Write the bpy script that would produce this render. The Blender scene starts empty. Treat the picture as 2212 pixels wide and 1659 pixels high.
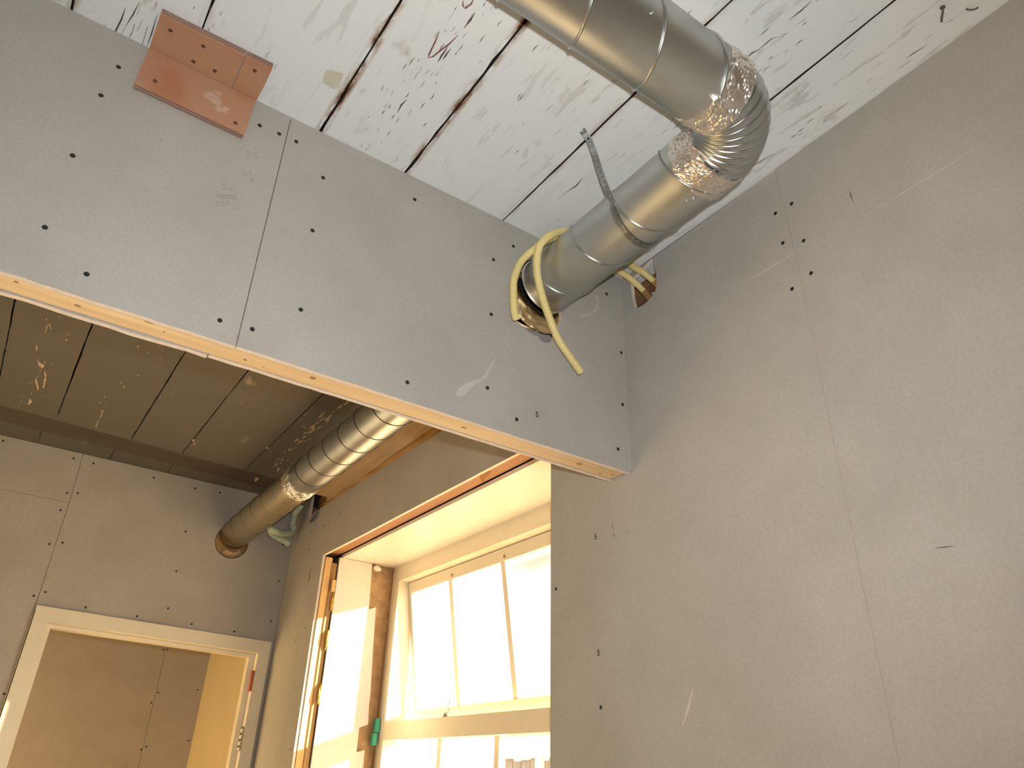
import bpy, bmesh, math, random
from mathutils import Vector, Matrix, noise
from mathutils.geometry import tessellate_polygon

random.seed(7)
SC = bpy.context.scene
COL = SC.collection
PI = math.pi

# ------------------------------------------------------------------ camera
CZ = 1.65                                   # eye height above the floor (metres)
cam_d = bpy.data.cameras.new('camera')
cam = bpy.data.objects.new('camera', cam_d)
COL.objects.link(cam)
R = [[0.82031, -0.571253, 0.027608], [0.297128, 0.38443, -0.87403], [0.488679, 0.725179, 0.485087]]
m3 = Matrix(((R[0][0], -R[1][0], -R[2][0]), (R[0][1], -R[1][1], -R[2][1]), (R[0][2], -R[1][2], -R[2][2])))
cam.matrix_world = Matrix.Translation((0, 0, CZ)) @ m3.to_4x4()
cam_d.sensor_fit = 'HORIZONTAL'
cam_d.sensor_width = 36.0
cam_d.lens = 36.0 * 1629.215 / 2212.0
cam_d.clip_start = 0.02
SC.camera = cam

# ------------------------------------------------------------------ world, sun, flash, exposure
W = bpy.data.worlds.new('sky')
SC.world = W
W.use_nodes = True
bg = W.node_tree.nodes['Background']
bg.inputs[0].default_value = (1.0, 0.93, 0.80, 1)
bg.inputs[1].default_value = 3.2


def light(name, kind, energy, color, loc=(0, 0, 0)):
    d = bpy.data.lights.new(name, kind)
    d.energy = energy
    d.color = color
    o = bpy.data.objects.new(name, d)
    o.location = loc
    COL.objects.link(o)
    return o


sun = light('sun', 'SUN', 70.0, (1.0, 0.82, 0.52))
sun.data.angle = 0.02
SUN_DIR = Vector((1.0, -0.456, 0.378)).normalized()      # from the room towards the sun
sun.rotation_euler = SUN_DIR.to_track_quat('Z', 'Y').to_euler()

# the camera's own flash, a hand's breadth above the lens
fx = Vector((0, 0, CZ)) + Vector((-R[1][0], -R[1][1], -R[1][2])) * 0.075 + Vector(R[0]) * 0.02
flash = light('camera_flash', 'SPOT', 98.0, (0.97, 0.99, 0.99), fx)
flash.data.spot_size = math.radians(120)
flash.data.spot_blend = 1.0
flash.rotation_euler = (cam.matrix_world.to_3x3() @ Matrix.Rotation(math.radians(5), 3, 'Y')).to_euler()
flash.data.shadow_soft_size = 0.012

# unseen area lamp added behind the camera as soft fill for the front room
rear_fill = light('rear_fill_lamp', 'AREA', 12.0, (0.97, 1.0, 1.0), (-0.5, -2.50, 1.55))
rear_fill.data.shape = 'RECTANGLE'
rear_fill.data.size = 1.5
rear_fill.data.size_y = 1.5
rear_fill.rotation_euler = (PI / 2, 0, 0)
# unseen warm area lamp added at the hall's left end to brighten its walls
hall_fill = light('hall_fill_lamp', 'AREA', 60.0, (1.0, 0.68, 0.30), (-1.15, 5.0, 1.2))
hall_fill.data.shape = 'RECTANGLE'
hall_fill.data.size = 0.9
hall_fill.data.size_y = 1.6
hall_fill.rotation_euler = (PI / 2, 0, -PI / 2)

SC.view_settings.view_transform = 'Standard'
SC.view_settings.look = 'None'
SC.view_settings.gamma = 1.0
SC.view_settings.use_curve_mapping = False
SC.view_settings.exposure = 0.0

# ------------------------------------------------------------------ positions (metres, floor at z = 0)
XW = 1.3057          # face of the right-hand wall
YB, YB2 = 1.3564, 1.4434   # front and back of the header wall
ZB = 2.4192          # underside of the header wall
ZC = 3.06            # ceiling
YF = 4.0749          # far wall of the second room
SCREWS_BULKHEAD = [(-0.101,1.3564,2.969),(-0.11,1.3564,2.877),(-0.114,1.3564,2.7071),(-0.1101,1.3564,2.5319),(-0.0237,1.3564,2.4667),(0.2165,1.3564,2.4635),(0.1944,1.3564,2.9908),(0.2398,1.3564,2.9933),(0.2812,1.3564,2.994),(0.3591,1.3564,2.9248),(0.359,1.3564,2.7643),(0.3679,1.3564,2.5521),(0.2801,1.3564,2.4681),(0.5971,1.3564,2.9882),(0.6317,1.3564,2.4655),(0.8431,1.3564,2.5224),(0.9309,1.3564,2.4646),(0.8421,1.3564,2.9113),(0.9042,1.3564,2.9874),(0.8433,1.3564,2.7365),(1.2407,1.3564,2.9732),(1.2886,1.3564,2.7873),(1.2841,1.3564,2.6181),(1.2595,1.3564,2.4774)]
SCREWS_RIGHT = [(1.3057,0.7625,2.924),(1.3057,0.8091,2.927),(1.3057,0.8042,2.8313),(1.3057,0.7513,2.803),(1.3057,0.7495,2.7086),(1.3057,0.8025,2.6961),(1.3057,1.6845,2.1774),(1.3057,1.5071,1.8581)]
SCREWS_FAR = [(0.1741,4.0749,2.8985),(0.2179,4.0749,2.909),(0.171,4.0749,2.8111),(0.1715,4.0749,2.646),(0.2212,4.0749,2.6626),(0.1773,4.0749,2.4073),(0.2171,4.0749,2.4303),(0.3961,4.0749,2.3887),(0.6227,4.0749,2.3812),(0.7518,4.0749,2.4375),(0.7484,4.0749,2.6198),(0.7461,4.0749,2.8259),(0.8777,4.0749,2.3796),(1.0903,4.0749,2.3722),(1.2668,4.0749,2.4474),(1.2705,4.0749,2.6594),(1.2603,4.0749,2.8591),(0.8694,4.0749,3.068),(0.1878,4.0749,1.995),(-0.1522,4.0749,3.0829),(0.1531,4.0749,3.0749),(0.2439,4.0749,3.0719),(0.5303,4.0749,3.0677),(0.742,4.0749,3.0608)]
SCREWS_RIGHT_FAR = [(1.3057,3.4074,2.8629),(1.3057,3.6076,2.8544),(1.3057,3.7804,2.866),(1.3057,3.7724,2.7697),(1.3057,3.7551,2.3138),(1.3057,3.5942,1.828),(1.3057,3.6455,2.3549)]
SCREWS_HALL = [(1.0743,5.64,2.4744),(1.1001,5.64,2.4775),(1.3469,5.64,2.2509),(1.1059,5.64,2.2118),(1.0787,5.64,2.1481),(1.3573,5.64,1.9432),(1.1109,5.64,1.8941),(1.0849,5.64,1.8769)]
BULK_HOLE = [(0.9178,1.3564,2.7513),(0.9374,1.3564,2.7389),(0.9585,1.3564,2.7314),(0.9766,1.3564,2.7255),(0.9887,1.3564,2.7302),(1.0041,1.3564,2.7159),(1.0225,1.3564,2.7186),(1.0394,1.3564,2.7295),(1.0584,1.3564,2.7858),(1.0697,1.3564,2.8131),(1.0715,1.3564,2.8524)]
RIGHT_HOLE = [(1.3057,1.3187,3.0326),(1.3057,1.3171,2.9704),(1.3057,1.3102,2.93),(1.3057,1.2975,2.9164),(1.3057,1.263,2.915),(1.3057,1.2338,2.9259),(1.3057,1.2402,2.9377),(1.3057,1.2238,2.933),(1.3057,1.2164,2.9531),(1.3057,1.2146,2.9931),(1.3057,1.2196,3.0213),(1.3057,1.2241,3.0563),(1.3057,1.2621,3.0426)]
CONDUIT_LONG = [(1.3621,1.2154,2.8979),(1.3564,1.2352,2.9543),(1.3437,1.2577,3.0036),(1.3127,1.2718,3.0346),(1.2718,1.2718,3.0374),(1.2126,1.2521,3.0332),(1.1421,1.2352,3.0248),(1.0716,1.2295,3.0149),(1.0152,1.2267,3.0064),(0.9722,1.2239,2.9838),(0.9344,1.2182,2.9519),(0.9098,1.2182,2.9229),(0.8981,1.2239,2.9011),(0.8976,1.2323,2.8834),(0.9011,1.2408,2.8675),(0.9062,1.2478,2.8461),(0.9151,1.2549,2.8221),(0.9394,1.269,2.7843),(0.9711,1.2831,2.7451),(1.0136,1.2972,2.6968),(1.063,1.3042,2.6584),(1.0992,1.3113,2.6356)]
CONDUIT_SHORT = [(1.3564,1.2619,2.8979),(1.3494,1.2859,2.9613),(1.3282,1.3042,3.0064),(1.2944,1.3127,3.0318),(1.2408,1.3127,3.0374),(1.1562,1.2901,3.0262),(1.0716,1.2619,3.0092),(1.0081,1.2521,2.9994),(0.9658,1.2549,2.981),(0.9306,1.2634,2.9486),(0.9136,1.269,2.9251),(0.901,1.2761,2.9097),(0.89,1.2831,2.8927),(0.8822,1.2901,2.8753),(0.8755,1.2944,2.8517),(0.871,1.2972,2.8276),(0.8705,1.3,2.8055),(0.8749,1.3028,2.7571),(0.8799,1.3057,2.7324),(0.8913,1.3113,2.7142)]
STRAP_TAIL = [(0.9296,0.987,2.8968),(0.9151,0.9828,2.913),(0.8994,0.9785,2.9344),(0.8814,0.9729,2.962),(0.8673,0.9687,2.9873),(0.8543,0.9644,3.0043),(0.8411,0.9616,3.0208),(0.8303,0.9602,3.0294),(0.8208,0.9588,3.0311)]
REVEAL_BOARD = [(1.3847,3.535,2.672),(1.5615,3.535,2.6667),(1.5724,3.535,2.4658),(1.6084,3.535,2.4802),(1.618,3.535,2.2872),(1.6303,3.535,2.0789),(1.6297,3.535,2.0282),(1.6354,3.535,1.949),(1.5932,3.535,1.9324),(1.5934,3.535,1.8305),(1.6332,3.535,1.8421),(1.6339,3.535,1.7684)]
FOAM_LUMP = [(1.5905,3.532,2.6713)]
TEAL = [(1.6782,3.518,1.9769),(1.6803,3.518,1.9217),(1.6643,3.518,1.8625)]
TUFTS = [(1.3569,3.5391,2.4695),(1.3658,3.5391,2.504),(1.3534,3.5391,2.5533),(1.3785,3.5391,2.3006),(1.3965,3.5391,2.0979),(1.3894,3.5391,2.0577),(1.3907,3.5391,1.8849)]
MINT = [(1.2564,3.8634,3.0292),(1.2423,3.8916,2.9917),(1.2465,3.9339,2.9543),(1.256,3.948,2.9002),(1.2018,3.9198,2.8716),(1.1525,3.8916,2.8645),(1.121,3.8916,2.873),(1.1573,3.948,2.8644),(1.2066,3.9762,2.8584),(1.2658,3.9903,2.8454)]
SMUDGES = [[(0.7577,1.3564,2.4789),(0.7653,1.3564,2.4962),(0.7868,1.3564,2.5185),(0.8247,1.3564,2.5417),(0.8681,1.3564,2.6269),(0.8403,1.3564,2.5509),(0.8002,1.3564,2.5117),(0.7804,1.3564,2.4802),(0.7646,1.3564,2.4714)],[(1.1951,1.3564,2.9451),(1.2035,1.3564,2.9323),(1.1936,1.3564,2.8988),(1.1634,1.3564,2.8702),(1.1326,1.3564,2.8512),(1.1324,1.3564,2.8449),(1.1667,1.3564,2.8636),(1.2005,1.3564,2.8968),(1.2106,1.3564,2.9337),(1.2025,1.3564,2.9549)]]
PENCIL = [[(0.1801,1.3564,2.898),(0.184,1.3564,2.9045),(0.1885,1.3564,2.9047),(0.1856,1.3564,2.8927),(0.1846,1.3564,2.8864),(0.1935,1.3564,2.8908)],[(0.2078,1.3564,2.9151),(0.1995,1.3564,2.9068),(0.1994,1.3564,2.8995),(0.2055,1.3564,2.9033),(0.2096,1.3564,2.8996),(0.2054,1.3564,2.8919)],[(0.1842,1.3564,2.8388),(0.1876,1.3564,2.8458),(0.1918,1.3564,2.8433),(0.1881,1.3564,2.8322),(0.1958,1.3564,2.8377)],[(0.1984,1.3564,2.8512),(0.2025,1.3564,2.8416)],[(0.2109,1.3564,2.8445),(0.2037,1.3564,2.8245)],[(0.2064,1.3564,2.8295),(0.2106,1.3564,2.8344),(0.2079,1.3564,2.8219),(0.2137,1.3564,2.8263)],[(0.1514,1.3564,2.7828),(0.1566,1.3564,2.7886),(0.1592,1.3564,2.7844),(0.1556,1.3564,2.7699),(0.1661,1.3564,2.7806)],[(0.1703,1.3564,2.7773),(0.1719,1.3564,2.7868),(0.1776,1.3564,2.791),(0.1812,1.3564,2.7873),(0.1763,1.3564,2.7797),(0.1714,1.3564,2.7789)],[(0.1474,1.3564,2.7522),(0.1886,1.3564,2.7722)],[(0.1492,1.3564,2.7569),(0.1573,1.3564,2.7487),(0.1588,1.3564,2.7613),(0.166,1.3564,2.7522),(0.1659,1.3564,2.7644),(0.1732,1.3564,2.757),(0.1747,1.3564,2.7702),(0.1812,1.3564,2.7596),(0.1848,1.3564,2.773)],[(0.151,1.3564,2.7485),(0.1895,1.3564,2.7642)],[(0.1506,1.3564,2.739),(0.1546,1.3564,2.7319)],[(0.1653,1.3564,2.7438),(0.1598,1.3564,2.7403),(0.1615,1.3564,2.7356),(0.1668,1.3564,2.7367),(0.1627,1.3564,2.7298)],[(0.1742,1.3564,2.7487),(0.1692,1.3564,2.7454),(0.1701,1.3564,2.7413),(0.1757,1.3564,2.7415),(0.1713,1.3564,2.7354)],[(0.1833,1.3564,2.7494),(0.1889,1.3564,2.7497)],[(0.1881,1.3564,2.7398),(0.1925,1.3564,2.7394)],[(0.0222,1.3564,2.7019),(0.0203,1.3564,2.6919)],[(0.016,1.3564,2.8331),(0.0164,1.3564,2.8247)]]
MARKS_RIGHT = [[(1.3057,0.6212,2.8594),(1.3057,0.621,2.8442),(1.3057,0.6198,2.8231)],[(1.3057,0.6291,2.0499),(1.3057,0.6136,2.0479),(1.3057,0.5969,2.0456)],[(1.3057,1.442,2.3057),(1.3057,1.4376,2.2855)],[(1.3057,1.438,2.2793),(1.3057,1.4333,2.2656)]]
SCORES_RIGHT = [[(1.3057,0.9376,2.7865),(1.3057,0.8535,2.7861),(1.3057,0.78,2.7849)],[(1.3057,0.6096,2.7721),(1.3057,0.5068,2.7723),(1.3057,0.411,2.7734),(1.3057,0.3358,2.7753)],[(1.3057,1.2049,1.8744),(1.3057,1.2226,1.837),(1.3057,1.2441,1.8018)]]
STAMPS = [(0.992,1.3564,2.4961),(1.3057,1.5089,2.2841),(1.3057,1.5102,1.9841)]
NAILS = [(1.2235,0.3164,3.06),(1.2614,0.2765,3.06),(0.304,1.1767,3.06)]
PATCH = [(0.2717,1.1837,3.06),(0.2783,1.1759,3.06),(0.3074,1.1667,3.06),(0.3152,1.2103,3.06),(0.3082,1.2202,3.06),(0.2784,1.2184,3.06)]
CRACKS = [[(-0.1326,1.3954,3.06),(-0.1298,1.3587,3.06),(-0.1265,1.3162,3.06),(-0.1255,1.283,3.06)],[(-0.1209,1.3827,3.06),(-0.1174,1.3362,3.06)],[(-0.1142,1.3338,3.06),(-0.1097,1.2909,3.06),(-0.1048,1.2516,3.06)],[(-0.1003,1.3441,3.06),(-0.0999,1.3128,3.06)],[(-0.1056,1.3899,3.06),(-0.1039,1.3399,3.06)],[(-0.0776,1.3596,3.06),(-0.0756,1.3058,3.06)],[(-0.068,1.3555,3.06),(-0.0683,1.314,3.06),(-0.0686,1.2611,3.06)],[(-0.0919,1.3257,3.06),(-0.0911,1.2931,3.06)],[(-0.0773,1.2545,3.06),(-0.0753,1.2302,3.06)],[(-0.1017,1.2851,3.06),(-0.1003,1.2521,3.06)],[(0.4325,1.3442,3.06),(0.4297,1.3276,3.06)],[(0.4464,1.3472,3.06),(0.4458,1.3195,3.06)],[(0.4238,1.1988,3.06),(0.423,1.1828,3.06)],[(0.4207,1.157,3.06),(0.4208,1.141,3.06)],[(0.4546,1.1929,3.06),(0.4546,1.1696,3.06),(0.457,1.1466,3.06)],[(0.4273,1.1128,3.06),(0.4265,1.098,3.06)],[(0.4437,1.0885,3.06),(0.4438,1.0778,3.06)],[(0.4792,1.1885,3.06),(0.4802,1.1674,3.06)],[(0.4421,1.0639,3.06),(0.4426,1.0501,3.06)],[(0.4575,1.0602,3.06),(0.4574,1.0453,3.06)],[(0.4661,1.0969,3.06),(0.4667,1.0809,3.06)],[(0.4689,1.0594,3.06),(0.4695,1.0439,3.06)],[(0.4634,1.0188,3.06),(0.4627,0.9976,3.06),(0.4632,0.969,3.06)],[(0.4686,1.0077,3.06),(0.4708,0.9917,3.06),(0.4701,0.9709,3.06)],[(0.4656,0.9927,3.06),(0.4635,0.9772,3.06)],[(0.4665,0.9121,3.06),(0.4657,0.889,3.06),(0.4639,0.8684,3.06)],[(0.4663,0.8991,3.06),(0.4644,0.8745,3.06)],[(0.4383,0.946,3.06),(0.4362,0.9368,3.06)],[(0.4292,0.9155,3.06),(0.4295,0.8973,3.06)],[(0.4501,0.9374,3.06),(0.4513,0.9205,3.06)],[(0.4811,0.8688,3.06),(0.481,0.8599,3.06)],[(0.4879,0.8447,3.06),(0.4861,0.8334,3.06)],[(0.9365,1.1991,3.06),(0.94,1.1639,3.06)],[(0.94,1.1639,3.06),(0.9435,1.1296,3.06),(0.942,1.0996,3.06)],[(0.9528,1.0219,3.06),(0.9554,0.9817,3.06)],[(0.9702,0.9898,3.06),(0.971,0.9702,3.06)],[(0.9912,1.0131,3.06),(0.992,0.9547,3.06)],[(1.0004,0.8754,3.06),(0.9971,0.8567,3.06)],[(0.9885,0.8405,3.06),(0.9867,0.8163,3.06)],[(0.9944,1.3309,3.06),(0.9986,1.3106,3.06)],[(1.0002,1.302,3.06),(1.0057,1.2858,3.06)],[(0.9877,1.2753,3.06),(0.9907,1.2541,3.06)],[(0.9962,0.6233,3.06),(0.9961,0.6021,3.06),(0.9989,0.5861,3.06)],[(1.0086,0.6287,3.06),(1.013,0.6025,3.06)],[(0.9977,0.5912,3.06),(0.999,0.5682,3.06),(0.9984,0.5524,3.06)],[(1.0011,0.5639,3.06),(1.0059,0.5442,3.06)],[(1.0154,0.54,3.06),(1.016,0.5289,3.06)],[(0.9961,0.508,3.06),(0.9952,0.4795,3.06),(0.9946,0.4551,3.06)],[(1.0162,0.5063,3.06),(1.0165,0.4842,3.06)],[(1.0203,0.6348,3.06),(1.0222,0.6275,3.06)],[(1.2555,0.3682,3.06),(1.2587,0.3552,3.06)],[(1.2553,0.505,3.06),(1.2557,0.4897,3.06)],[(1.2712,0.5913,3.06),(1.274,0.5599,3.06)],[(1.2667,0.6211,3.06),(1.2696,0.6023,3.06)],[(1.2668,0.6691,3.06),(1.2691,0.6605,3.06)],[(1.2525,0.8261,3.06),(1.2571,0.7898,3.06),(1.2619,0.7559,3.06)],[(1.2753,0.7554,3.06),(1.2731,0.7291,3.06)],[(1.253,0.3279,3.06),(1.2579,0.3116,3.06)],[(1.269,0.4218,3.06),(1.2708,0.4022,3.06),(1.2727,0.38,3.06)],[(0.176,1.2505,3.06),(0.176,1.2327,3.06)],[(0.1533,1.2302,3.06),(0.1523,1.2122,3.06)]]
RED_CRACKS = [[(0.4285,0.9504,3.06),(0.4335,0.9767,3.06),(0.4382,1.0112,3.06),(0.4412,1.0205,3.06)],[(0.4412,1.0205,3.06),(0.4476,1.0115,3.06),(0.4528,0.9906,3.06),(0.4603,0.9641,3.06),(0.4648,0.9335,3.06)],[(0.4314,0.8606,3.06),(0.4378,0.871,3.06),(0.4448,0.8734,3.06),(0.4493,0.8576,3.06),(0.4469,0.8433,3.06)]]
FLAKES = [[(-0.1086,3.03,3.06),(-0.0988,3.0653,3.06),(-0.0884,3.0747,3.06),(-0.0765,3.0831,3.06),(-0.0841,3.1155,3.06),(-0.0955,3.0977,3.06)],[(-0.0735,3.1253,3.06),(-0.064,3.1543,3.06),(-0.0589,3.2155,3.06),(-0.0572,3.2913,3.06),(-0.0618,3.2948,3.06),(-0.064,3.2289,3.06),(-0.0681,3.1758,3.06)],[(-0.0936,3.2094,3.06),(-0.0922,3.2555,3.06),(-0.0845,3.2831,3.06),(-0.0759,3.3354,3.06),(-0.0741,3.3043,3.06),(-0.0842,3.254,3.06)],[(-0.1069,2.7643,3.06),(-0.1035,2.7434,3.06),(-0.1039,2.8181,3.06)],[(-0.095,3.4314,3.06),(-0.0818,3.4629,3.06),(-0.0945,3.51,3.06)],[(-0.1218,2.9291,3.06),(-0.1144,2.9435,3.06),(-0.1161,2.9857,3.06)],[(0.5776,3.4745,3.06),(0.5838,3.4501,3.06),(0.5833,3.4963,3.06)],[(0.1712,3.3627,3.06),(0.1744,3.3492,3.06),(0.1792,3.4344,3.06),(0.1775,3.4585,3.06)],[(0.1742,3.4841,3.06),(0.1759,3.4713,3.06),(0.1792,3.5628,3.06),(0.175,3.5601,3.06)],[(0.1305,2.5016,3.06),(0.137,2.4897,3.06),(0.1363,2.5468,3.06),(0.1299,2.5445,3.06)],[(0.9909,3.5101,3.06),(1.0061,3.513,3.06),(1.0083,3.5723,3.06)],[(0.86,3.2973,3.06),(0.8774,3.3034,3.06),(0.8689,3.3235,3.06)],[(0.5614,3.4355,3.06),(0.5672,3.4182,3.06),(0.5734,3.4582,3.06)],[(0.9434,3.7027,3.06),(0.9669,3.7159,3.06),(0.9649,3.7827,3.06)]]
FLAP = [(1.2831,3.7859,3.0004),(1.2831,3.6027,2.9368),(1.2831,3.6399,2.9221),(1.2831,3.6891,2.9204),(1.2831,3.7411,2.9547)]
SCRAPS = [[(1.3324,2.1547,2.6694),(1.3324,2.1402,2.679),(1.3324,2.0949,2.6768),(1.3324,2.1289,2.6524),(1.3324,2.2067,2.6285),(1.3324,2.2314,2.6537),(1.3324,2.4178,2.6725),(1.3324,2.3662,2.676)]]

# ------------------------------------------------------------------ materials


def lin(h):
    def f(c):
        c /= 255.0
        return c / 12.92 if c <= 0.04045 else ((c + 0.055) / 1.055) ** 2.4
    return (f(h[0]), f(h[1]), f(h[2]), 1)


class NT:
    def __init__(self, name):
        self.m = bpy.data.materials.new(name)
        self.m.use_nodes = True
        self.t = self.m.node_tree
        self.b = self.t.nodes['Principled BSDF']
        self.out = self.t.nodes['Material Output']

    def n(self, kind, **kw):
        nd = self.t.nodes.new(kind)
        for k, v in kw.items():
            setattr(nd, k, v)
        return nd

    def l(self, a, b):
        self.t.links.new(a, b)

    def pos(self, scale=(1, 1, 1), rot=(0, 0, 0)):
        g = self.n('ShaderNodeNewGeometry')
        mp = self.n('ShaderNodeMapping')
        mp.inputs['Scale'].default_value = scale
        mp.inputs['Rotation'].default_value = rot
        self.l(g.outputs['Position'], mp.inputs['Vector'])
        return mp.outputs[0]

    def noise(self, vec, scale=1.0, detail=3.0, rough=0.55, dist=0.0):
        nz = self.n('ShaderNodeTexNoise')
        nz.inputs['Scale'].default_value = scale
        nz.inputs['Detail'].default_value = detail
        nz.inputs['Roughness'].default_value = rough
        nz.inputs['Distortion'].default_value = dist
        if vec is not None:
            self.l(vec, nz.inputs['Vector'])
        return nz.outputs[0]

    def ramp(self, fac, a, b, ca=(0, 0, 0, 1), cb=(1, 1, 1, 1)):
        r = self.n('ShaderNodeValToRGB')
        r.color_ramp.elements[0].position = a
        r.color_ramp.elements[1].position = b
        r.color_ramp.elements[0].color = ca
        r.color_ramp.elements[1].color = cb
        self.l(fac, r.inputs[0])
        return r.outputs[0]

    def mix(self, fac, a, b, kind='MIX'):
        mx = self.n('ShaderNodeMix', data_type='RGBA', blend_type=kind)
        for sock, v in ((mx.inputs[0], fac), (mx.inputs[6], a), (mx.inputs[7], b)):
            if hasattr(v, 'is_linked') or isinstance(v, bpy.types.NodeSocket):
                self.l(v, sock)
            else:
                sock.default_value = v
        return mx.outputs[2]

    def math(self, op, a, b=0.0, clamp=False):
        mt = self.n('ShaderNodeMath', operation=op, use_clamp=clamp)
        for i, v in enumerate((a, b)):
            if isinstance(v, bpy.types.NodeSocket):
                self.l(v, mt.inputs[i])
            else:
                mt.inputs[i].default_value = v
        return mt.outputs[0]

    def bump(self, h, strength=0.3, dist=0.002):
        bp = self.n('ShaderNodeBump')
        bp.inputs['Strength'].default_value = strength
        bp.inputs['Distance'].default_value = dist
        self.l(h, bp.inputs['Height'])
        self.l(bp.outputs[0], self.b.inputs['Normal'])

    def set(self, color=None, rough=None, metal=None, spec=None):
        for k, v in (('Base Color', color), ('Roughness', rough), ('Metallic', metal), ('Specular IOR Level', spec)):
            if v is None:
                continue
            if isinstance(v, bpy.types.NodeSocket):
                self.l(v, self.b.inputs[k])
            else:
                self.b.inputs[k].default_value = v
        return self.m


def plain(name, rgb, rough=0.6, metal=0.0, var=0.0, scale=20.0, bump=0.0):
    t = NT(name)
    c = lin(rgb)
    if var:
        d = tuple(x * (1 - var) for x in c[:3]) + (1,)
        e = tuple(min(1, x * (1 + var)) for x in c[:3]) + (1,)
        nz = t.noise(t.pos(), scale, 4)
        t.set(t.mix(t.ramp(nz, 0.3, 0.7), d, e), rough, metal)
        if bump:
            t.bump(nz, bump, 0.003)
    else:
        t.set(c, rough, metal)
    return t.m


def mat_plasterboard():
    t = NT('plasterboard_paper')
    n1 = t.noise(t.pos(), 5.0, 3)
    n2 = t.noise(t.pos((1, 1, 1)), 140.0, 3)
    c = t.mix(t.ramp(n1, 0.3, 0.7), lin((165, 160, 151)), lin((174, 169, 161)))
    c = t.mix(t.math('MULTIPLY', t.ramp(n2, 0.35, 0.65), 0.22), c, lin((148, 139, 128)))
    t.set(c, 0.85, 0, 0.25)
    t.bump(n2, 0.08, 0.0006)
    return t.m


def mat_ceiling(name, base, patch, under, amount, rust=True):
    """Old painted boards; streaks of thinner, peeling paint follow the grain (along y)."""
    t = NT(name)
    v = t.pos((34, 7.0, 1))
    n = t.noise(v, 1.0, 5, 0.6, 0.4)
    peel = t.ramp(n, amount, amount + 0.05)
    n2 = t.noise(t.pos((70, 9, 1)), 1.0, 4, 0.6)
    fine = t.ramp(n2, 0.62, 0.68)
    big = t.noise(t.pos((3.0, 1.2, 1)), 1.0, 2)
    zone = t.ramp(big, 0.40, 0.62)
    c = t.mix(t.math('MULTIPLY', peel, t.math('ADD', t.math('MULTIPLY', zone, 0.75), 0.15)), base, patch)
    c = t.mix(t.math('MULTIPLY', fine, t.math('MULTIPLY', zone, 0.55)), c, under)
    spots = t.noise(t.pos((9, 5, 1)), 1.0, 3, 0.7)
    c = t.mix(t.math('MULTIPLY', t.ramp(spots, 0.66, 0.75), 0.5), c, lin((168, 156, 128)))
    if rust:
        g = t.n('ShaderNodeNewGeometry')
        sx = t.n('ShaderNodeSeparateXYZ')
        t.l(g.outputs['Position'], sx.inputs[0])

        def attr(nm):
            a = t.n('ShaderNodeAttribute', attribute_type='OBJECT', attribute_name=nm)
            return a.outputs['Fac']
        for side in ('edge_low', 'edge_high'):
            d = t.math('ABSOLUTE', t.math('SUBTRACT', sx.outputs[0], attr(side)))
            near = t.math('SUBTRACT', 1.0, t.math('MULTIPLY', d, 62.0), True)
            rn = t.ramp(t.noise(t.pos((30, 7, 1)), 1.0, 4, 0.65), 0.42, 0.60)
            f = t.math('MULTIPLY', t.math('MULTIPLY', near, rn), attr('rust_low' if side == 'edge_low' else 'rust_high'), True)
            c = t.mix(t.math('MULTIPLY', f, 1.5, True), c, lin((150, 112, 66)))
            f2 = t.math('POWER', f, 2.2)
            c = t.mix(t.math('MULTIPLY', f2, 2.2, True), c, lin((96, 52, 30)))
    t.set(c, 0.6, 0, 0.35)
    h = t.math('ADD', t.math('MULTIPLY', peel, -0.6), t.math('MULTIPLY', n2, 0.5))
    t.bump(h, 0.22, 0.0012)
    return t.m


def mat_wood(name, light_c, dark_c, axis='x', rough=0.55):
    t = NT(name)
    sc = {'x': (1.6, 38, 38), 'y': (38, 1.6, 38), 'z': (38, 38, 1.6)}[axis]
    n = t.noise(t.pos(sc), 1.0, 5, 0.6, 0.6)
    n2 = t.noise(t.pos(), 3.0, 2)
    c = t.mix(t.ramp(n, 0.32, 0.68), lin(light_c), lin(dark_c))
    c = t.mix(t.math('MULTIPLY', n2, 0.25), c, lin(dark_c))
    t.set(c, rough, 0, 0.3)
    t.bump(n, 0.1, 0.001)
    return t.m


def mat_metal(name, rgb, rough, var=0.08, scale=5.0, dirt=0.06):
    t = NT(name)
    n = t.noise(t.pos(), scale, 2, 0.5)
    n2 = t.noise(t.pos(), 45, 2)
    c = lin(rgb)
    d = tuple(x * (1 - dirt) for x in c[:3]) + (1,)
    t.set(t.mix(t.ramp(n2, 0.3, 0.7), d, c), t.math('ADD', t.math('MULTIPLY', n, var), rough - var / 2), 1.0)
    return t.m


def mat_brushed(name, rgb, rough):
    """Zinc sheet: a tight lobe, so lamps give short highlights."""
    t = NT(name)
    n2 = t.noise(t.pos(), 26, 3)
    n3 = t.noise(t.pos(), 6, 2)
    g = t.n('ShaderNodeBsdfAnisotropic', distribution='BECKMANN')
    c = lin(rgb)
    d = tuple(x * 0.93 for x in c[:3]) + (1,)
    t.l(t.mix(t.ramp(n2, 0.3, 0.7), d, c), g.inputs['Color'])
    t.l(t.math('ADD', t.math('MULTIPLY', n3, 0.08), rough - 0.04), g.inputs['Roughness'])
    df = t.n('ShaderNodeBsdfDiffuse')
    df.inputs[0].default_value = c
    mx = t.n('ShaderNodeMixShader')
    mx.inputs[0].default_value = 0.06
    t.l(g.outputs[0], mx.inputs[1])
    t.l(df.outputs[0], mx.inputs[2])
    t.l(mx.outputs[0], t.out.inputs[0])
    return t.m


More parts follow.
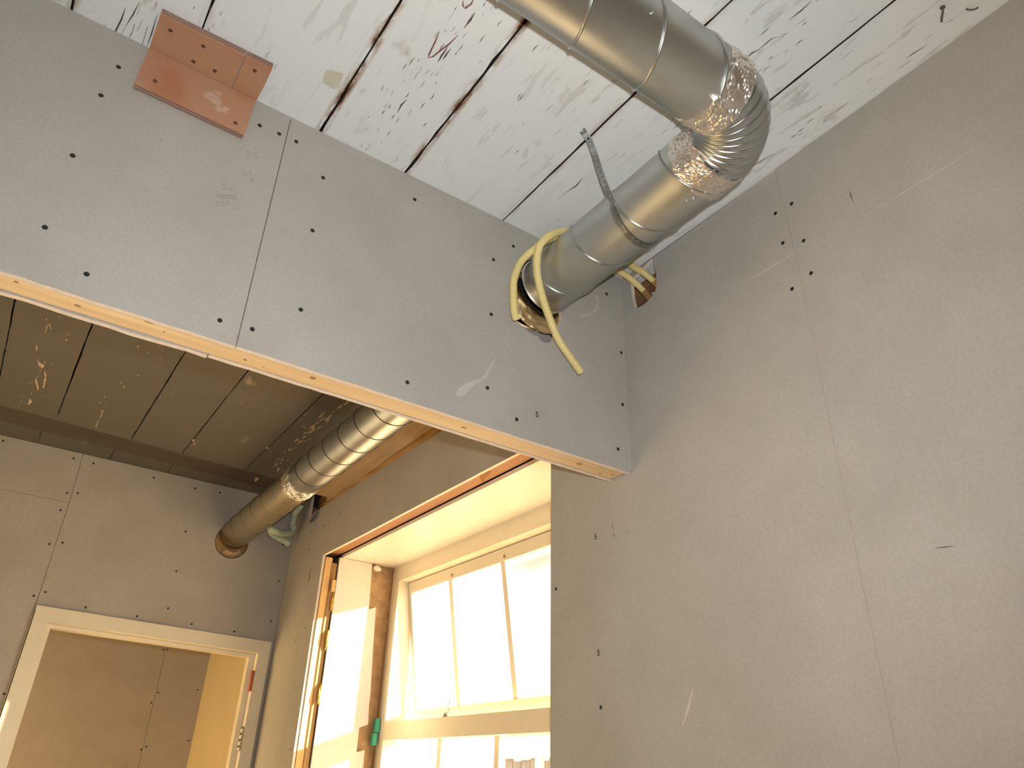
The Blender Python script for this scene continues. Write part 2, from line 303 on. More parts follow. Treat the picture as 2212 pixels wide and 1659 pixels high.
def mat_film(name, rgb, see):
    """Thin plastic sheet: part clear, part milky."""
    t = NT(name)
    n = t.noise(t.pos((6, 6, 10)), 1.0, 4, 0.6, 0.8)
    t.set(lin(rgb), 0.25, 0, 0.5)
    t.bump(n, 0.5, 0.01)
    tr = t.n('ShaderNodeBsdfTransparent')
    tr.inputs[0].default_value = tuple(min(1, x * 1.6 + 0.25) for x in lin(rgb)[:3]) + (1,)
    mx = t.n('ShaderNodeMixShader')
    t.l(t.math('MULTIPLY', t.ramp(n, 0.2, 0.9), 2 * see, True), mx.inputs[0])
    t.l(t.b.outputs[0], mx.inputs[1])
    t.l(tr.outputs[0], mx.inputs[2])
    t.l(mx.outputs[0], t.out.inputs[0])
    return t.m


def mat_glass():
    t = NT('window_glass')
    tr = t.n('ShaderNodeBsdfTransparent')
    gl = t.n('ShaderNodeBsdfGlossy')
    gl.inputs['Roughness'].default_value = 0.02
    lw = t.n('ShaderNodeLayerWeight')
    lw.inputs[0].default_value = 0.12
    mx = t.n('ShaderNodeMixShader')
    t.l(t.math('MULTIPLY', lw.outputs['Facing'], 0.35), mx.inputs[0])
    t.l(tr.outputs[0], mx.inputs[1])
    t.l(gl.outputs[0], mx.inputs[2])
    df = t.n('ShaderNodeBsdfTranslucent')
    df.inputs[0].default_value = lin((225, 218, 200))
    n = t.noise(t.pos((6, 6, 2.5)), 1.0, 5, 0.65)
    mx2 = t.n('ShaderNodeMixShader')
    t.l(t.math('MULTIPLY', t.ramp(n, 0.55, 0.8), 0.12), mx2.inputs[0])
    t.l(mx.outputs[0], mx2.inputs[1])
    t.l(df.outputs[0], mx2.inputs[2])
    t.l(mx2.outputs[0], t.out.inputs[0])
    return t.m


def mat_redply():
    t = NT('red_brown_plywood_face')
    n = t.noise(t.pos((4, 9, 9)), 1.0, 4, 0.55, 0.3)
    c = t.mix(t.ramp(n, 0.3, 0.7), lin((172, 124, 96)), lin((176, 134, 102)))
    n2 = t.noise(t.pos((7, 7, 7)), 1.0, 3)
    c = t.mix(t.math('MULTIPLY', t.ramp(n2, 0.56, 0.72), 0.6), c, lin((164, 100, 70)))
    t.set(c, 0.5, 0, 0.4)
    return t.m


def mat_masonry():
    t = NT('rough_old_masonry')
    n = t.noise(t.pos(), 22, 5, 0.65)
    n2 = t.noise(t.pos(), 6, 3)
    c = t.mix(t.ramp(n, 0.3, 0.7), lin((158, 124, 88)), lin((196, 162, 122)))
    c = t.mix(t.ramp(n2, 0.5, 0.7), c, lin((164, 128, 94)))
    t.set(c, 0.9, 0, 0.2)
    t.bump(n, 0.9, 0.012)
    return t.m


M = {}
M['board'] = mat_plasterboard()
M['gypsum'] = plain('gypsum_core', (214, 200, 186), 0.85, 0, 0.08, 60, 0.15)
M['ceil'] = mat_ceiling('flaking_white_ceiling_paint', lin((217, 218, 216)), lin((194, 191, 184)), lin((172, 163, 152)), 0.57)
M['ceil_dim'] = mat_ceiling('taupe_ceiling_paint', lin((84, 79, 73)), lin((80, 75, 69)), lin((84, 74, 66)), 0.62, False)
M['dark'] = plain('dark_void', (30, 24, 18), 0.9)
M['crack'] = plain('bare_wood_in_cracks', (78, 62, 52), 0.9, 0, 0.2, 60)
M['crack_red'] = plain('rust_red_crack', (118, 74, 58), 0.9, 0, 0.2, 60)
M['raw_edge'] = plain('dirty_board_edge', (44, 34, 26), 0.95)
M['flake'] = plain('pale_paint_flake', (176, 154, 128), 0.6, 0, 0.15, 40)
M['pine'] = mat_wood('pine_timber', (224, 200, 160), (206, 174, 130), 'x')
M['pine_y'] = mat_wood('pale_plank_timber', (212, 186, 148), (196, 168, 128), 'y')
M['pine_z'] = mat_wood('pine_stud_timber', (222, 186, 128), (200, 158, 100), 'z')
M['stud_dark'] = mat_wood('brown_header_timber', (170, 124, 86), (146, 102, 70), 'y')
M['knot'] = plain('timber_knot', (150, 106, 66), 0.6, 0, 0.2, 90)
M['galv'] = mat_brushed('galvanised_steel', (204, 206, 203), 0.42)
M['seam'] = mat_metal('galvanised_seam', (196, 196, 192), 0.28)
M['flex'] = mat_metal('ribbed_aluminium', (196, 200, 200), 0.27)
M['foil'] = mat_metal('foil_tape', (240, 232, 224), 0.30, 0.10, 20)
M['foil_gold_tint'] = mat_metal('foil_tinted_for_warm_light', (240, 212, 160), 0.3, 0.1, 20)  # plain foil; the gold tint stands in for warm reflected light
M['zinc'] = plain('zinc_strap', (150, 151, 148), 0.45, 0.35, 0.06, 60)
M['conduit'] = plain('cream_yellow_plastic', (218, 198, 132), 0.42, 0, 0.05, 8)
M['conduit_in'] = plain('conduit_cut_end', (150, 100, 60), 0.7)
M['redply'] = mat_redply()
M['ply_edge'] = mat_wood('plywood_edge_layers', (184, 160, 148), (150, 124, 112), 'x')
M['ply_dark'] = plain('plywood_dark_ply', (112, 84, 72), 0.8, 0, 0.15, 50)
M['plyscrew'] = plain('sunk_screw_hole', (96, 56, 36), 0.7)
M['screw'] = plain('black_phosphate_screw', (30, 27, 22), 0.55)
M['cream'] = plain('cream_gloss_paint', (222, 212, 190), 0.32, 0, 0.03, 14)
M['white'] = plain('white_lining_paint', (220, 212, 198), 0.34, 0, 0.03, 14)
M['plaster'] = plain('white_reveal_plaster', (220, 212, 198), 0.75, 0, 0.04, 30)
M['masonry'] = mat_masonry()
M['film'] = mat_film('amber_vapour_film', (196, 156, 104), 0.42)
M['film_grey'] = mat_film('smoky_vapour_film', (150, 128, 104), 0.85)
M['wool'] = plain('yellow_insulation_wool', (214, 170, 70), 0.95, 0, 0.3, 40)
M['foam'] = plain('cured_foam', (240, 226, 206), 0.8, 0, 0.05, 40)
M['teal'] = plain('turquoise_plastic', (70, 186, 158), 0.4, 0, 0.05, 20)
M['mint'] = plain('pale_green_plastic', (176, 188, 164), 0.55, 0, 0.06, 30)
M['glass'] = mat_glass()
M['steel'] = mat_metal('bright_hinge_steel', (214, 206, 190), 0.2)
M['primer'] = plain('red_primer', (176, 92, 62), 0.5, 0, 0.06, 30)
M['pencil'] = plain('pencil_grey', (130, 124, 116), 0.8)
M['ink'] = plain('stamp_ink', (40, 38, 34), 0.8)
M['score'] = plain('scuffed_paper', (196, 188, 174), 0.85)
M['smear'] = plain('plaster_smear', (184, 177, 168), 0.85, 0, 0.05, 40)
M['mark'] = plain('dark_scuff', (96, 88, 78), 0.85)
M['oak'] = plain('dusty_concrete_floor', (182, 172, 156), 0.85, 0, 0.08, 4)
M['render_out'] = plain('pale_rendered_house', (232, 226, 216), 0.85, 0, 0.05, 3)
M['tiles_out'] = plain('grey_roof_slates', (214, 206, 208), 0.7, 0, 0.15, 6)
M['fence_grey'] = plain('weathered_grey_boards', (128, 122, 112), 0.8, 0, 0.2, 8)
M['paint_out'] = plain('white_outdoor_paint', (238, 236, 230), 0.6)
M['ground'] = plain('pale_yard_gravel', (190, 178, 156), 0.9, 0, 0.15, 12)
M['bark'] = plain('tree_bark', (120, 112, 96), 0.9, 0, 0.2, 20)
M['leaf'] = plain('yellow_green_leaf', (176, 184, 110), 0.7, 0, 0.2, 20)

# ------------------------------------------------------------------ geometry helpers


def obj(name, bm, mats, parent=None, smooth=False):
    me = bpy.data.meshes.new(name)
    bmesh.ops.recalc_face_normals(bm, faces=bm.faces)
    bm.to_mesh(me)
    bm.free()
    if not isinstance(mats, (list, tuple)):
        mats = [mats]
    for m in mats:
        me.materials.append(m)
    if smooth:
        for p in me.polygons:
            p.use_smooth = True
    o = bpy.data.objects.new(name, me)
    COL.objects.link(o)
    if parent is not None:
        o.parent = parent
    return o


def empty(name, loc=(0, 0, 0)):
    """A root at the world origin's axes; parts keep their world coordinates."""
    o = bpy.data.objects.new(name, None)
    o.empty_display_size = 0.1
    COL.objects.link(o)
    return o


def tag(o, label=None, cat=None, group=None, kind=None):
    for k, v in (('label', label), ('category', cat), ('group', group), ('kind', kind)):
        if v:
            o[k] = v
    return o


def box(bm, a, b, mi=0):
    vs = [bm.verts.new((x, y, z)) for z in (a[2], b[2]) for y in (a[1], b[1]) for x in (a[0], b[0])]
    fs = [(0, 2, 3, 1), (4, 5, 7, 6), (0, 1, 5, 4), (2, 6, 7, 3), (0, 4, 6, 2), (1, 3, 7, 5)]
    r = []
    for f in fs:
        fc = bm.faces.new([vs[i] for i in f])
        fc.material_index = mi
        r.append(fc)
    return vs


def hexa(bm, p, mi=0):
    """Eight corners, bottom loop then top loop."""
    vs = [bm.verts.new(q) for q in p]
    for f in ((3, 2, 1, 0), (4, 5, 6, 7), (0, 1, 5, 4), (1, 2, 6, 5), (2, 3, 7, 6), (3, 0, 4, 7)):
        bm.faces.new([vs[i] for i in f]).material_index = mi
    return vs


def slab(bm, loops, off, mi_face=0, mi_edge=1, mi_back=None):
    """A flat plate: planar 3-D outline (first loop) with holes (other loops), pushed back by the vector off."""
    off = Vector(off)
    loops = [[Vector(p) for p in lp] for lp in loops]
    flat = [p for lp in loops for p in lp]
    tris = tessellate_polygon(loops)
    f = [bm.verts.new(p) for p in flat]
    b = [bm.verts.new(p + off) for p in flat]
    for t in tris:
        try:
            bm.faces.new([f[i] for i in t]).material_index = mi_face
            bm.faces.new([b[i] for i in reversed(t)]).material_index = mi_face if mi_back is None else mi_back
        except ValueError:
            pass
    k = 0
    for lp in loops:
        n = len(lp)
        for i in range(n):
            j = (i + 1) % n
            bm.faces.new((f[k + i], f[k + j], b[k + j], b[k + i])).material_index = mi_edge
        k += n


def frames(pts):
    pts = [Vector(p) for p in pts]
    n = len(pts)
    tan = []
    for i in range(n):
        t = pts[min(i + 1, n - 1)] - pts[max(i - 1, 0)]
        tan.append(t.normalized())
    up = Vector((0, 0, 1)) if abs(tan[0].z) < 0.9 else Vector((1, 0, 0))
    u = tan[0].cross(up).normalized()
    fr = []
    for i in range(n):
        if i:
            q = tan[i - 1].rotation_difference(tan[i])
            u = q @ u
        u = (u - tan[i] * u.dot(tan[i])).normalized()
        fr.append((pts[i], u, tan[i].cross(u).normalized()))
    return fr


def tube(bm, pts, rad, seg=10, cap=True, mi=0):
    fr = frames(pts)
    rings = []
    for i, (p, u, v) in enumerate(fr):
        r = rad(i) if callable(rad) else rad
        rings.append([bm.verts.new(p + (u * math.cos(a) + v * math.sin(a)) * r) for a in [2 * PI * k / seg for k in range(seg)]])
    for a, b in zip(rings, rings[1:]):
        for k in range(seg):
            bm.faces.new((a[k], a[(k + 1) % seg], b[(k + 1) % seg], b[k])).material_index = mi
    if cap:
        bm.faces.new(list(reversed(rings[0]))).material_index = mi
        bm.faces.new(rings[-1]).material_index = mi
    return rings


def spline(pts, step):
    """Catmull-Rom through pts, resampled every step metres."""
    P = [Vector(p) for p in pts]
    P = [P[0] * 2 - P[1]] + P + [P[-1] * 2 - P[-2]]
    dense = []
    for i in range(1, len(P) - 2):
        for k in range(24):
            t = k / 24.0
            a, b, c, d = P[i - 1:i + 3]
            dense.append(0.5 * ((2 * b) + (c - a) * t + (2 * a - 5 * b + 4 * c - d) * t * t + (3 * b - a - 3 * c + d) * t ** 3))
    dense.append(P[-2])
    out = [dense[0]]
    acc = 0.0
    for a, b in zip(dense, dense[1:]):
        L = (b - a).length
        while acc + L >= step:
            a = a + (b - a) * ((step - acc) / L)
            out.append(a)
            L = (b - a).length
            acc = 0.0
        acc += L
    out.append(dense[-1])
    return out


def ribbon(bm, pts, normal, width, lift=0.0005, taper=True, mi=0):
    """A thin flat stroke lying on a surface, its thickness = lift."""
    nrm = Vector(normal)
    pts = [Vector(p) for p in pts]
    n = len(pts)
    L, Rr = [], []
    for i, p in enumerate(pts):
        t = (pts[min(i + 1, n - 1)] - pts[max(i - 1, 0)]).normalized()
        s = t.cross(nrm).normalized()
        w = width * 0.5 * (0.25 if taper and i in (0, n - 1) else 1.0)
        L.append(bm.verts.new(p + s * w + nrm * lift))
        Rr.append(bm.verts.new(p - s * w + nrm * lift))
    for i in range(n - 1):
        bm.faces.new((L[i], L[i + 1], Rr[i + 1], Rr[i])).material_index = mi


def patch(bm, pts, normal, lift=0.0004, mi=0):
    nrm = Vector(normal)
    P = [Vector(p) + nrm * lift for p in pts]
    vs = [bm.verts.new(p) for p in P]
    for t in tessellate_polygon([P]):
        bm.faces.new([vs[i] for i in t]).material_index = mi


SCREW_MESH = {}


def screw(parent, p, normal, r=0.0045, mat=None, name='screw'):
    """A countersunk head: a rim flush with the paper and a sunk centre."""
    mat = mat or M['screw']
    key = (round(r, 5), mat.name)
    if key not in SCREW_MESH:
        bm = bmesh.new()
        a = [2 * PI * k / 10 for k in range(10)]
        o1 = [bm.verts.new((math.cos(t) * r, math.sin(t) * r, 0.0)) for t in a]
        o2 = [bm.verts.new((math.cos(t) * r * 0.93, math.sin(t) * r * 0.93, 0.0007)) for t in a]
        o3 = [bm.verts.new((math.cos(t) * r * 0.4, math.sin(t) * r * 0.4, 0.0002)) for t in a]
        for x, y in ((o1, o2), (o2, o3)):
            for k in range(10):
                bm.faces.new((x[k], x[(k + 1) % 10], y[(k + 1) % 10], y[k]))
        bm.faces.new(o3)
        me = bpy.data.meshes.new(name)
        bm.to_mesh(me)
        bm.free()
        me.materials.append(mat)
        SCREW_MESH[key] = me
    o = bpy.data.objects.new(name, SCREW_MESH[key])
    o.location = Vector(p)
    o.rotation_euler = Vector(normal).to_track_quat('Z', 'Y').to_euler()
    COL.objects.link(o)
    o.parent = parent
    return o


def rough_edge(a, b, n, amp, axis):
    """Points from a to b with small torn offsets along axis."""
    a, b = Vector(a), Vector(b)
    ax = Vector(axis)
    return [tuple(a.lerp(b, i / n) + ax * (random.uniform(-amp, amp) if 0 < i < n else 0)) for i in range(n + 1)]


# ================================================================== SETTING
# ------------------------------------------------------------------ ceiling
bm = bmesh.new()
box(bm, (-2.4, -2.7, 3.142), (1.95, 5.9, 3.18))
ceil = obj('ceiling', bm, plain('black_roof_void', (12, 9, 7), 0.95))
tag(ceil, 'old board ceiling, flaking white paint in front of the header wall, dark taupe paint behind it', 'ceiling', kind='structure')


def board(x0, x1, y0, y1f, z, mat, jit=0.0011, chip=0.0, thick=0.02, step=0.035, gap=0.0023):
    """One ceiling board along y with slightly broken long edges; y1f(x) is its far end."""
    bm = bmesh.new()
    n = max(6, int((y1f((x0 + x1) / 2) - y0) / step))
    rows = []
    wl = wr = 0.0
    for i in range(n + 1):
        t = i / n
        wl = wl * 0.7 + random.uniform(-jit, jit)
        wr = wr * 0.7 + random.uniform(-jit, jit)
        cl = random.uniform(0, chip) if random.random() < 0.25 else 0
        cr = random.uniform(0, chip) if random.random() < 0.25 else 0
        xa, xb = x0 + gap + wl + cl, x1 - gap + wr - cr
        ya, yb = y0 + (y1f(x0) - y0) * t, y0 + (y1f(x1) - y0) * t
        rows.append([bm.verts.new(v) for v in ((xa, ya, z), (xb, yb, z), (xb, yb, z + thick), (xa, ya, z + thick))])
    for a, b in zip(rows, rows[1:]):
        for k in range(4):
            bm.faces.new((a[k], a[(k + 1) % 4], b[(k + 1) % 4], b[k])).material_index = k % 2
    bm.faces.new(rows[0])
    bm.faces.new(list(reversed(rows[-1])))
    o = obj('ceiling_board', bm, [mat, M['raw_edge']], ceil)
    o['edge_low'] = float(x0)
    o['edge_high'] = float(x1)
    return o


JX = [-2.36, -2.10, -1.85, -1.58, -1.33, -1.05, -0.79, -0.53, -0.449, -0.2153, 0.0193, 0.3306, 0.5612, 0.8664, 1.1262, 1.372]
JX = [-2.36, -2.08, -1.80, -1.53, -1.26, -0.99, -0.72, -0.46, -0.2153, 0.0193, 0.3306, 0.5612, 0.8664, 1.1262, 1.372]
RUST = {-0.2153: 0.6, 0.0193: 0.25, 0.3306: 1.0, 0.5612: 0.95, 0.8664: 0.30, 1.1262: 0.08}
front_boards = []
for a, b in zip(JX, JX[1:]):
    rust_a, rust_b = RUST.get(a, 0.0), RUST.get(b, 0.0)
    o = board(a, b, -2.62, lambda x: 1.40, ZC, M['ceil'], 0.0005, 0.0035 if max(rust_a, rust_b) > 0.5 else 0.001)
    o['rust_low'], o['rust_high'] = rust_a, rust_b
    front_boards.append(o)
for a, b in zip(JX, JX[1:]):
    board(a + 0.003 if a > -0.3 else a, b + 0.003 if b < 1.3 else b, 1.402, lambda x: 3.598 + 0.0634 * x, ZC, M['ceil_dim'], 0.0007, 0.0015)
SX = [-2.36, -1.9, -1.5, -1.05, -0.7, -0.36, -0.0155, 0.306, 0.584, 0.886, 1.16, 1.45]
for a, b in zip(SX, SX[1:]):
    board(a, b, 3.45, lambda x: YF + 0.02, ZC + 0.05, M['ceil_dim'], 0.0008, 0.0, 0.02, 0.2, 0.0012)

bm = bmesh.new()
hexa(bm, [(-2.36, 3.452, 3.098), (1.31, 3.685, 3.098), (1.31, 3.955, 3.098), (-2.36, 3.722, 3.098), (-2.36, 3.452, 3.1098), (1.31, 3.685, 3.1098), (1.31, 3.955, 3.1098), (-2.36, 3.722, 3.1098)])  # dark strip along the band where the ceiling boards end
tag(obj('cross_strip', bm, mat_wood('dark_cross_strip', (78, 68, 62), (66, 56, 50), 'x'), ceil), 'dark strip running across where the ceiling boards end')
# cracked and flaking paint, each an own small break in the paint film
UPN = (0, 0, -1)
bm = bmesh.new()
for c in CRACKS:
    d = [Vector(p) + Vector((random.uniform(-.002, .002), random.uniform(-.002, .002), 0)) for p in c]
    ribbon(bm, d, UPN, random.uniform(0.0022, 0.0042))
for cx, cy, nx, ny, k in ((0.02, 1.10, 0.03, 0.12, 26), (0.44, 1.10, 0.035, 0.2, 34), (0.47, 0.75, 0.04, 0.2, 26), (1.03, 0.42, 0.03, 0.2, 16), (1.25, 0.7, 0.02, 0.35, 14), (0.72, 0.95, 0.08, 0.3, 10)):
    for i in range(k):
        x, y = random.gauss(cx, nx), random.gauss(cy, ny)
        if y > 1.33 or x > 1.29:
            continue
        L = random.uniform(0.006, 0.026)
        ribbon(bm, [(x, y - L / 2, ZC), (x + random.uniform(-.002, .002), y, ZC), (x, y + L / 2, ZC)], UPN, random.uniform(0.0009, 0.0022))
tag(obj('paint_cracks', bm, M['crack'], ceil), kind='stuff')
bm = bmesh.new()
for c in RED_CRACKS:
    ribbon(bm, c, UPN, 0.0034)
tag(obj('rust_cracks', bm, M['crack_red'], ceil), kind='stuff')
bm = bmesh.new()
for c in FLAKES:
    patch(bm, c, UPN, 0.0006)
for i in range(70):
    f = random.random()
    x, y = random.gauss(0.962, 0.011), 2.05 + 1.45 * f
    L, w = random.uniform(0.008, 0.04), random.uniform(0.0015, 0.006)
    patch(bm, [(x, y - L, ZC), (x + w, y - L * .2, ZC), (x + w * .4, y + L * .4, ZC), (x, y + L, ZC), (x - w * .7, y + L * .1, ZC)], UPN, 0.0006)
for i in range(46):
    x = random.choice((random.gauss(0.98, 0.05), random.gauss(-0.1, 0.03), random.gauss(0.19, 0.03)))
    y = random.uniform(2.5, 3.55)
    s = random.uniform(0.002, 0.006)
    patch(bm, [(x, y - 2 * s, ZC), (x + s * .6, y, ZC), (x, y + 2 * s, ZC), (x - s * .5, y, ZC)], UPN, 0.0006)
tag(obj('paint_flakes', bm, M['flake'], ceil), kind='stuff')
bm = bmesh.new()
patch(bm, PATCH, UPN, 0.0009)
tag(obj('old_tape_patch', bm, plain('old_tape', (196, 190, 170), 0.6, 0, 0.06, 60), ceil), 'beige square of old tape left on the boards')
bm = bmesh.new()
for (x, y, w, h) in ((-0.052, 3.79, 0.012, 0.045), (0.585 * 1.0 + 0.10, 3.82, 0.006, 0.03)):
    box(bm, (x - w / 2, y - h / 2, ZC + 0.047), (x + w / 2, y + h / 2, ZC + 0.052))
obj('slot', bm, M['dark'], ceil)

# ------------------------------------------------------------------ header wall (bulkhead) between the two rooms
bulk = tag(empty('wall_bulkhead'), 'plasterboard header wall hanging from the ceiling with a pine rail along its underside', 'wall', kind='structure')
T = 0.0125
SEAMX = 0.2575
# the hole cut for the duct: ragged below, round above
DX, DZ, DR = 1.0138, CZ + 1.2473, 0.080
hole = list(BULK_HOLE)
for a in range(20, 181, 16):
    t = math.radians(a)
    hole.append((DX + 0.089 * math.cos(t), YB, DZ + 0.089 * math.sin(t) + 0.004))
hole.append((0.918, YB, DZ - 0.03))
hole.append((0.915, YB, DZ - 0.075))


def drop(lp, y):
    return [(p[0], y, p[2]) for p in lp]


bm = bmesh.new()
bot = rough_edge((-2.3, YB, ZB + 0.002), (SEAMX - 0.0012, YB, ZB - 0.001), 90, 0.0012, (0, 0, 1))
slab(bm, [bot + [(SEAMX - 0.0012, YB, ZC), (-2.3, YB, ZC)]], (0, T, 0))
bulk_l = obj('plasterboard_panel', bm, [M['board'], M['gypsum']], bulk)
bm = bmesh.new()
bot = rough_edge((SEAMX + 0.0012, YB, ZB), (XW - 0.0005, YB, ZB), 50, 0.0006, (0, 0, 1))
slab(bm, [bot + [(XW - 0.0005, YB, ZC), (SEAMX + 0.0012, YB, ZC)], hole], (0, T, 0))
bulk_r = obj('plasterboard_panel', bm, [M['board'], M['gypsum']], bulk)
# rear boards
bm = bmesh.new()
bot = rough_edge((-2.3, YB2 - T, ZB + 0.001), (0.222, YB2 - T, ZB + 0.001), 70, 0.0022, (0, 0, 1))
slab(bm, [bot + [(0.222, YB2 - T, ZC), (-2.3, YB2 - T, ZC)]], (0, T, 0))
obj('plasterboard_panel', bm, [M['board'], M['gypsum']], bulk)
bm = bmesh.new()
bot = rough_edge((0.225, YB2 - T, ZB + 0.004), (XW - 0.0005, YB2 - T, ZB + 0.004), 40, 0.0006, (0, 0, 1))
rear_hole = [(DX + 0.1 * math.cos(t), YB2 - T, DZ + 0.1 * math.sin(t)) for t in [2 * PI * k / 24 for k in range(24)]]
slab(bm, [bot + [(XW - 0.0005, YB2 - T, ZC), (0.225, YB2 - T, ZC)], rear_hole], (0, T, 0))
obj('plasterboard_panel', bm, [M['board'], M['gypsum']], bulk)
# pine rail
bm = bmesh.new()
box(bm, (-2.3, YB + T + 0.0015, ZB + 0.004), (XW - 0.012, YB2 - T - 0.004, ZB + 0.05))
rail = tag(obj('timber_rail', bm, M['pine'], bulk), 'pale pine rail with knots')
for (x, y, rx, ry) in ((-0.02, 1.40, 0.006, 0.0035), (0.10, 1.375, 0.011, 0.006), (0.13, 1.395, 0.0025, 0.002), (0.29, 1.405, 0.004, 0.003), (0.33, 1.41, 0.002, 0.0015), (0.43, 1.392, 0.007, 0.005), (0.81, 1.40, 0.008, 0.003), (1.16, 1.40, 0.008, 0.004), (-0.12, 1.385, 0.004, 0.0025), (1.245, 1.415, 0.004, 0.003), (1.275, 1.40, 0.004, 0.003)):
    bm = bmesh.new()
    vs = [bm.verts.new((x + rx * math.cos(a), y + ry * math.sin(a), ZB + 0.0035)) for a in [2 * PI * k / 12 for k in range(12)]]
    c = [bm.verts.new((x + rx * .8 * math.cos(a), y + ry * .8 * math.sin(a), ZB + 0.0028)) for a in [2 * PI * k / 12 for k in range(12)]]
    for k in range(12):
        bm.faces.new((vs[k], vs[(k + 1) % 12], c[(k + 1) % 12], c[k]))
    bm.faces.new(c)
    obj('knot', bm, M['knot'], rail)
for p in SCREWS_BULKHEAD:
    screw(bulk_l if p[0] < SEAMX else bulk_r, p, (0, -1, 0), 0.0052)
bm = bmesh.new()
for s in PENCIL:
    ribbon(bm, s, (0, -1, 0), 0.0011, 0.0004, False)
obj('pencil_writing', bm, M['pencil'], bulk_l)
for s in SMUDGES:
    bm = bmesh.new()
    patch(bm, s, (0, -1, 0), 0.0004)
    obj('plaster_smear', bm, M['smear'], bulk_r)


def stamp(p, rot, parent):
    cu = bpy.data.curves.new('stamp', 'FONT')
    cu.body = 'S'
    cu.size = 0.021
    cu.align_x = 'CENTER'
    cu.align_y = 'CENTER'
    cu.offset = 0.0004
    o = bpy.data.objects.new('stamp', cu)
    COL.objects.link(o)
    bpy.context.view_layer.update()
    me = bpy.data.meshes.new_from_object(o.evaluated_get(bpy.context.evaluated_depsgraph_get()))
    bpy.data.objects.remove(o)
    me.materials.clear()
    me.materials.append(M['ink'])
    s = bpy.data.objects.new('stamp', me)
    s.location = p
    s.rotation_euler = rot
    COL.objects.link(s)
    s.parent = parent
    s['label'] = 'small black letter s printed on the board'


stamp(Vector(STAMPS[0]) + Vector((0, -0.0006, 0)), (PI / 2, 0, 0), bulk_r)

# ------------------------------------------------------------------ right-hand wall with the window opening


def sh(y):
    """The old window and its lintel lean a little out of level."""
    return 0.0175 * (y - 2.82)


wr = tag(empty('wall_right'), 'plasterboard wall on the right with the window opening behind the header', 'wall', kind='structure')
YS = 0.777


def xq(y, z):
    return (XW, y, z)


bm = bmesh.new()
slab(bm, [[xq(-2.6, 0), xq(0.7692, 0), xq(0.7702, 1.717), xq(0.7772, 2.772), xq(0.788, 3.058), xq(-2.6, 3.058)]], (T, 0, 0))
wr_a = obj('plasterboard_panel', bm, [M['board'], M['gypsum']], wr)
bm = bmesh.new()
slab(bm, [[xq(0.7712, 0), xq(1.7086, 0), xq(1.7096, ZB + 0.2), xq(1.43, ZB + 0.2), xq(1.43, 3.054), xq(0.79, 3.054), xq(0.7792, 2.772), xq(0.7722, 1.717)], list(RIGHT_HOLE)], (T, 0, 0))
wr_b = obj('plasterboard_panel', bm, [M['board'], M['gypsum']], wr)
# lintel board above the window, its lower edge torn from level
bm = bmesh.new()
lowz = lambda y: 1.65 + 1.41 * 0.7295 + 0.0175 * (y - 2.82) + 0.001
topz = lambda y: 1.65 + 1.41 * (0.9228 + 0.022 * (y / 1.41 - 1.7873))
YL, YO = 1.431, 3.556
slab(bm, [[xq(YL, ZB + 0.201), xq(1.7096, ZB + 0.201), xq(1.7096, lowz(1.7096)), xq(2.5, lowz(2.5)), xq(3.1, lowz(3.1) - 0.002), xq(YO, lowz(YO)), xq(YO + 0.13, lowz(YO)), xq(YO + 0.13, topz(3.6)), xq(YL, topz(YL))]], (T, 0, 0))
wr_c = obj('plasterboard_panel', bm, [M['board'], M['gypsum']], wr)
bm = bmesh.new()
slab(bm, [[xq(3.546, 0), xq(3.709, 0), xq(3.709, 2.60), xq(3.698, lowz(YO) - 0.001), xq(YO, lowz(YO) - 0.001), xq(3.552, 1.75)]], (T, 0, 0))
obj('plasterboard_panel', bm, [M['board'], M['gypsum']], wr)
bm = bmesh.new()
slab(bm, [[xq(3.712, 0), xq(YF - 0.001, 0), xq(YF - 0.001, 3.105), xq(3.86, 3.105), xq(3.86, topz(3.9) - 0.02), xq(3.70, topz(3.7)), xq(3.70, 2.60), xq(3.712, 2.59)]], (T, 0, 0))
wr_d = obj('plasterboard_panel', bm, [M['board'], M['gypsum']], wr)
for p in SCREWS_RIGHT:
    screw(wr_a if p[1] < YS else wr_b, p, (-1, 0, 0), 0.0050)
for p in SCREWS_RIGHT_FAR:
    screw(wr_d if p[1] > 3.7 else wr_c, p, (-1, 0, 0), 0.0045)
stamp(Vector(STAMPS[1]) + Vector((-0.0006, 0, 0)), (PI / 2, 0, -PI / 2), wr_b)
stamp(Vector(STAMPS[2]) + Vector((-0.0006, 0, 0)), (PI / 2, 0, -PI / 2), wr_b)
for q, w in zip(MARKS_RIGHT, (0.003, 0.002, 0.007, 0.009)):
    bm = bmesh.new()
    ribbon(bm, q, (-1, 0, 0), w, 0.0004)
    obj('scuff_mark', bm, M['mark'] if w < 0.0025 else M['mark'], wr_a if q[0][1] < YS else wr_b)
for q, w in zip(SCORES_RIGHT, (0.003, 0.0016, 0.007)):
    bm = bmesh.new()
    ribbon(bm, q, (-1, 0, 0), w, 0.0004)
    obj('score_line', bm, M['score'], wr_a if q[-1][1] < YS else wr_b)
# rough masonry behind the boards
bm = bmesh.new()
box(bm, (1.56, -2.7, 0), (1.86, 1.705, 3.14))
box(bm, (1.56, 3.562, 0), (1.69, 5.9, 3.14))
box(bm, (1.69, 3.5455, 0), (1.86, 5.9, 3.14))
box(bm, (1.70, 1.705, 0), (1.86, 3.548, 0.60))
box(bm, (1.70, 1.705, 2.72), (1.86, 3.548, 3.14))
obj('masonry', bm, M['masonry'], wr)
# battens in the cavity
SOF = 2.679


def sh(y):
    """The old window and its lintel lean a little out of level."""
    return 0.0175 * (y - 2.82)


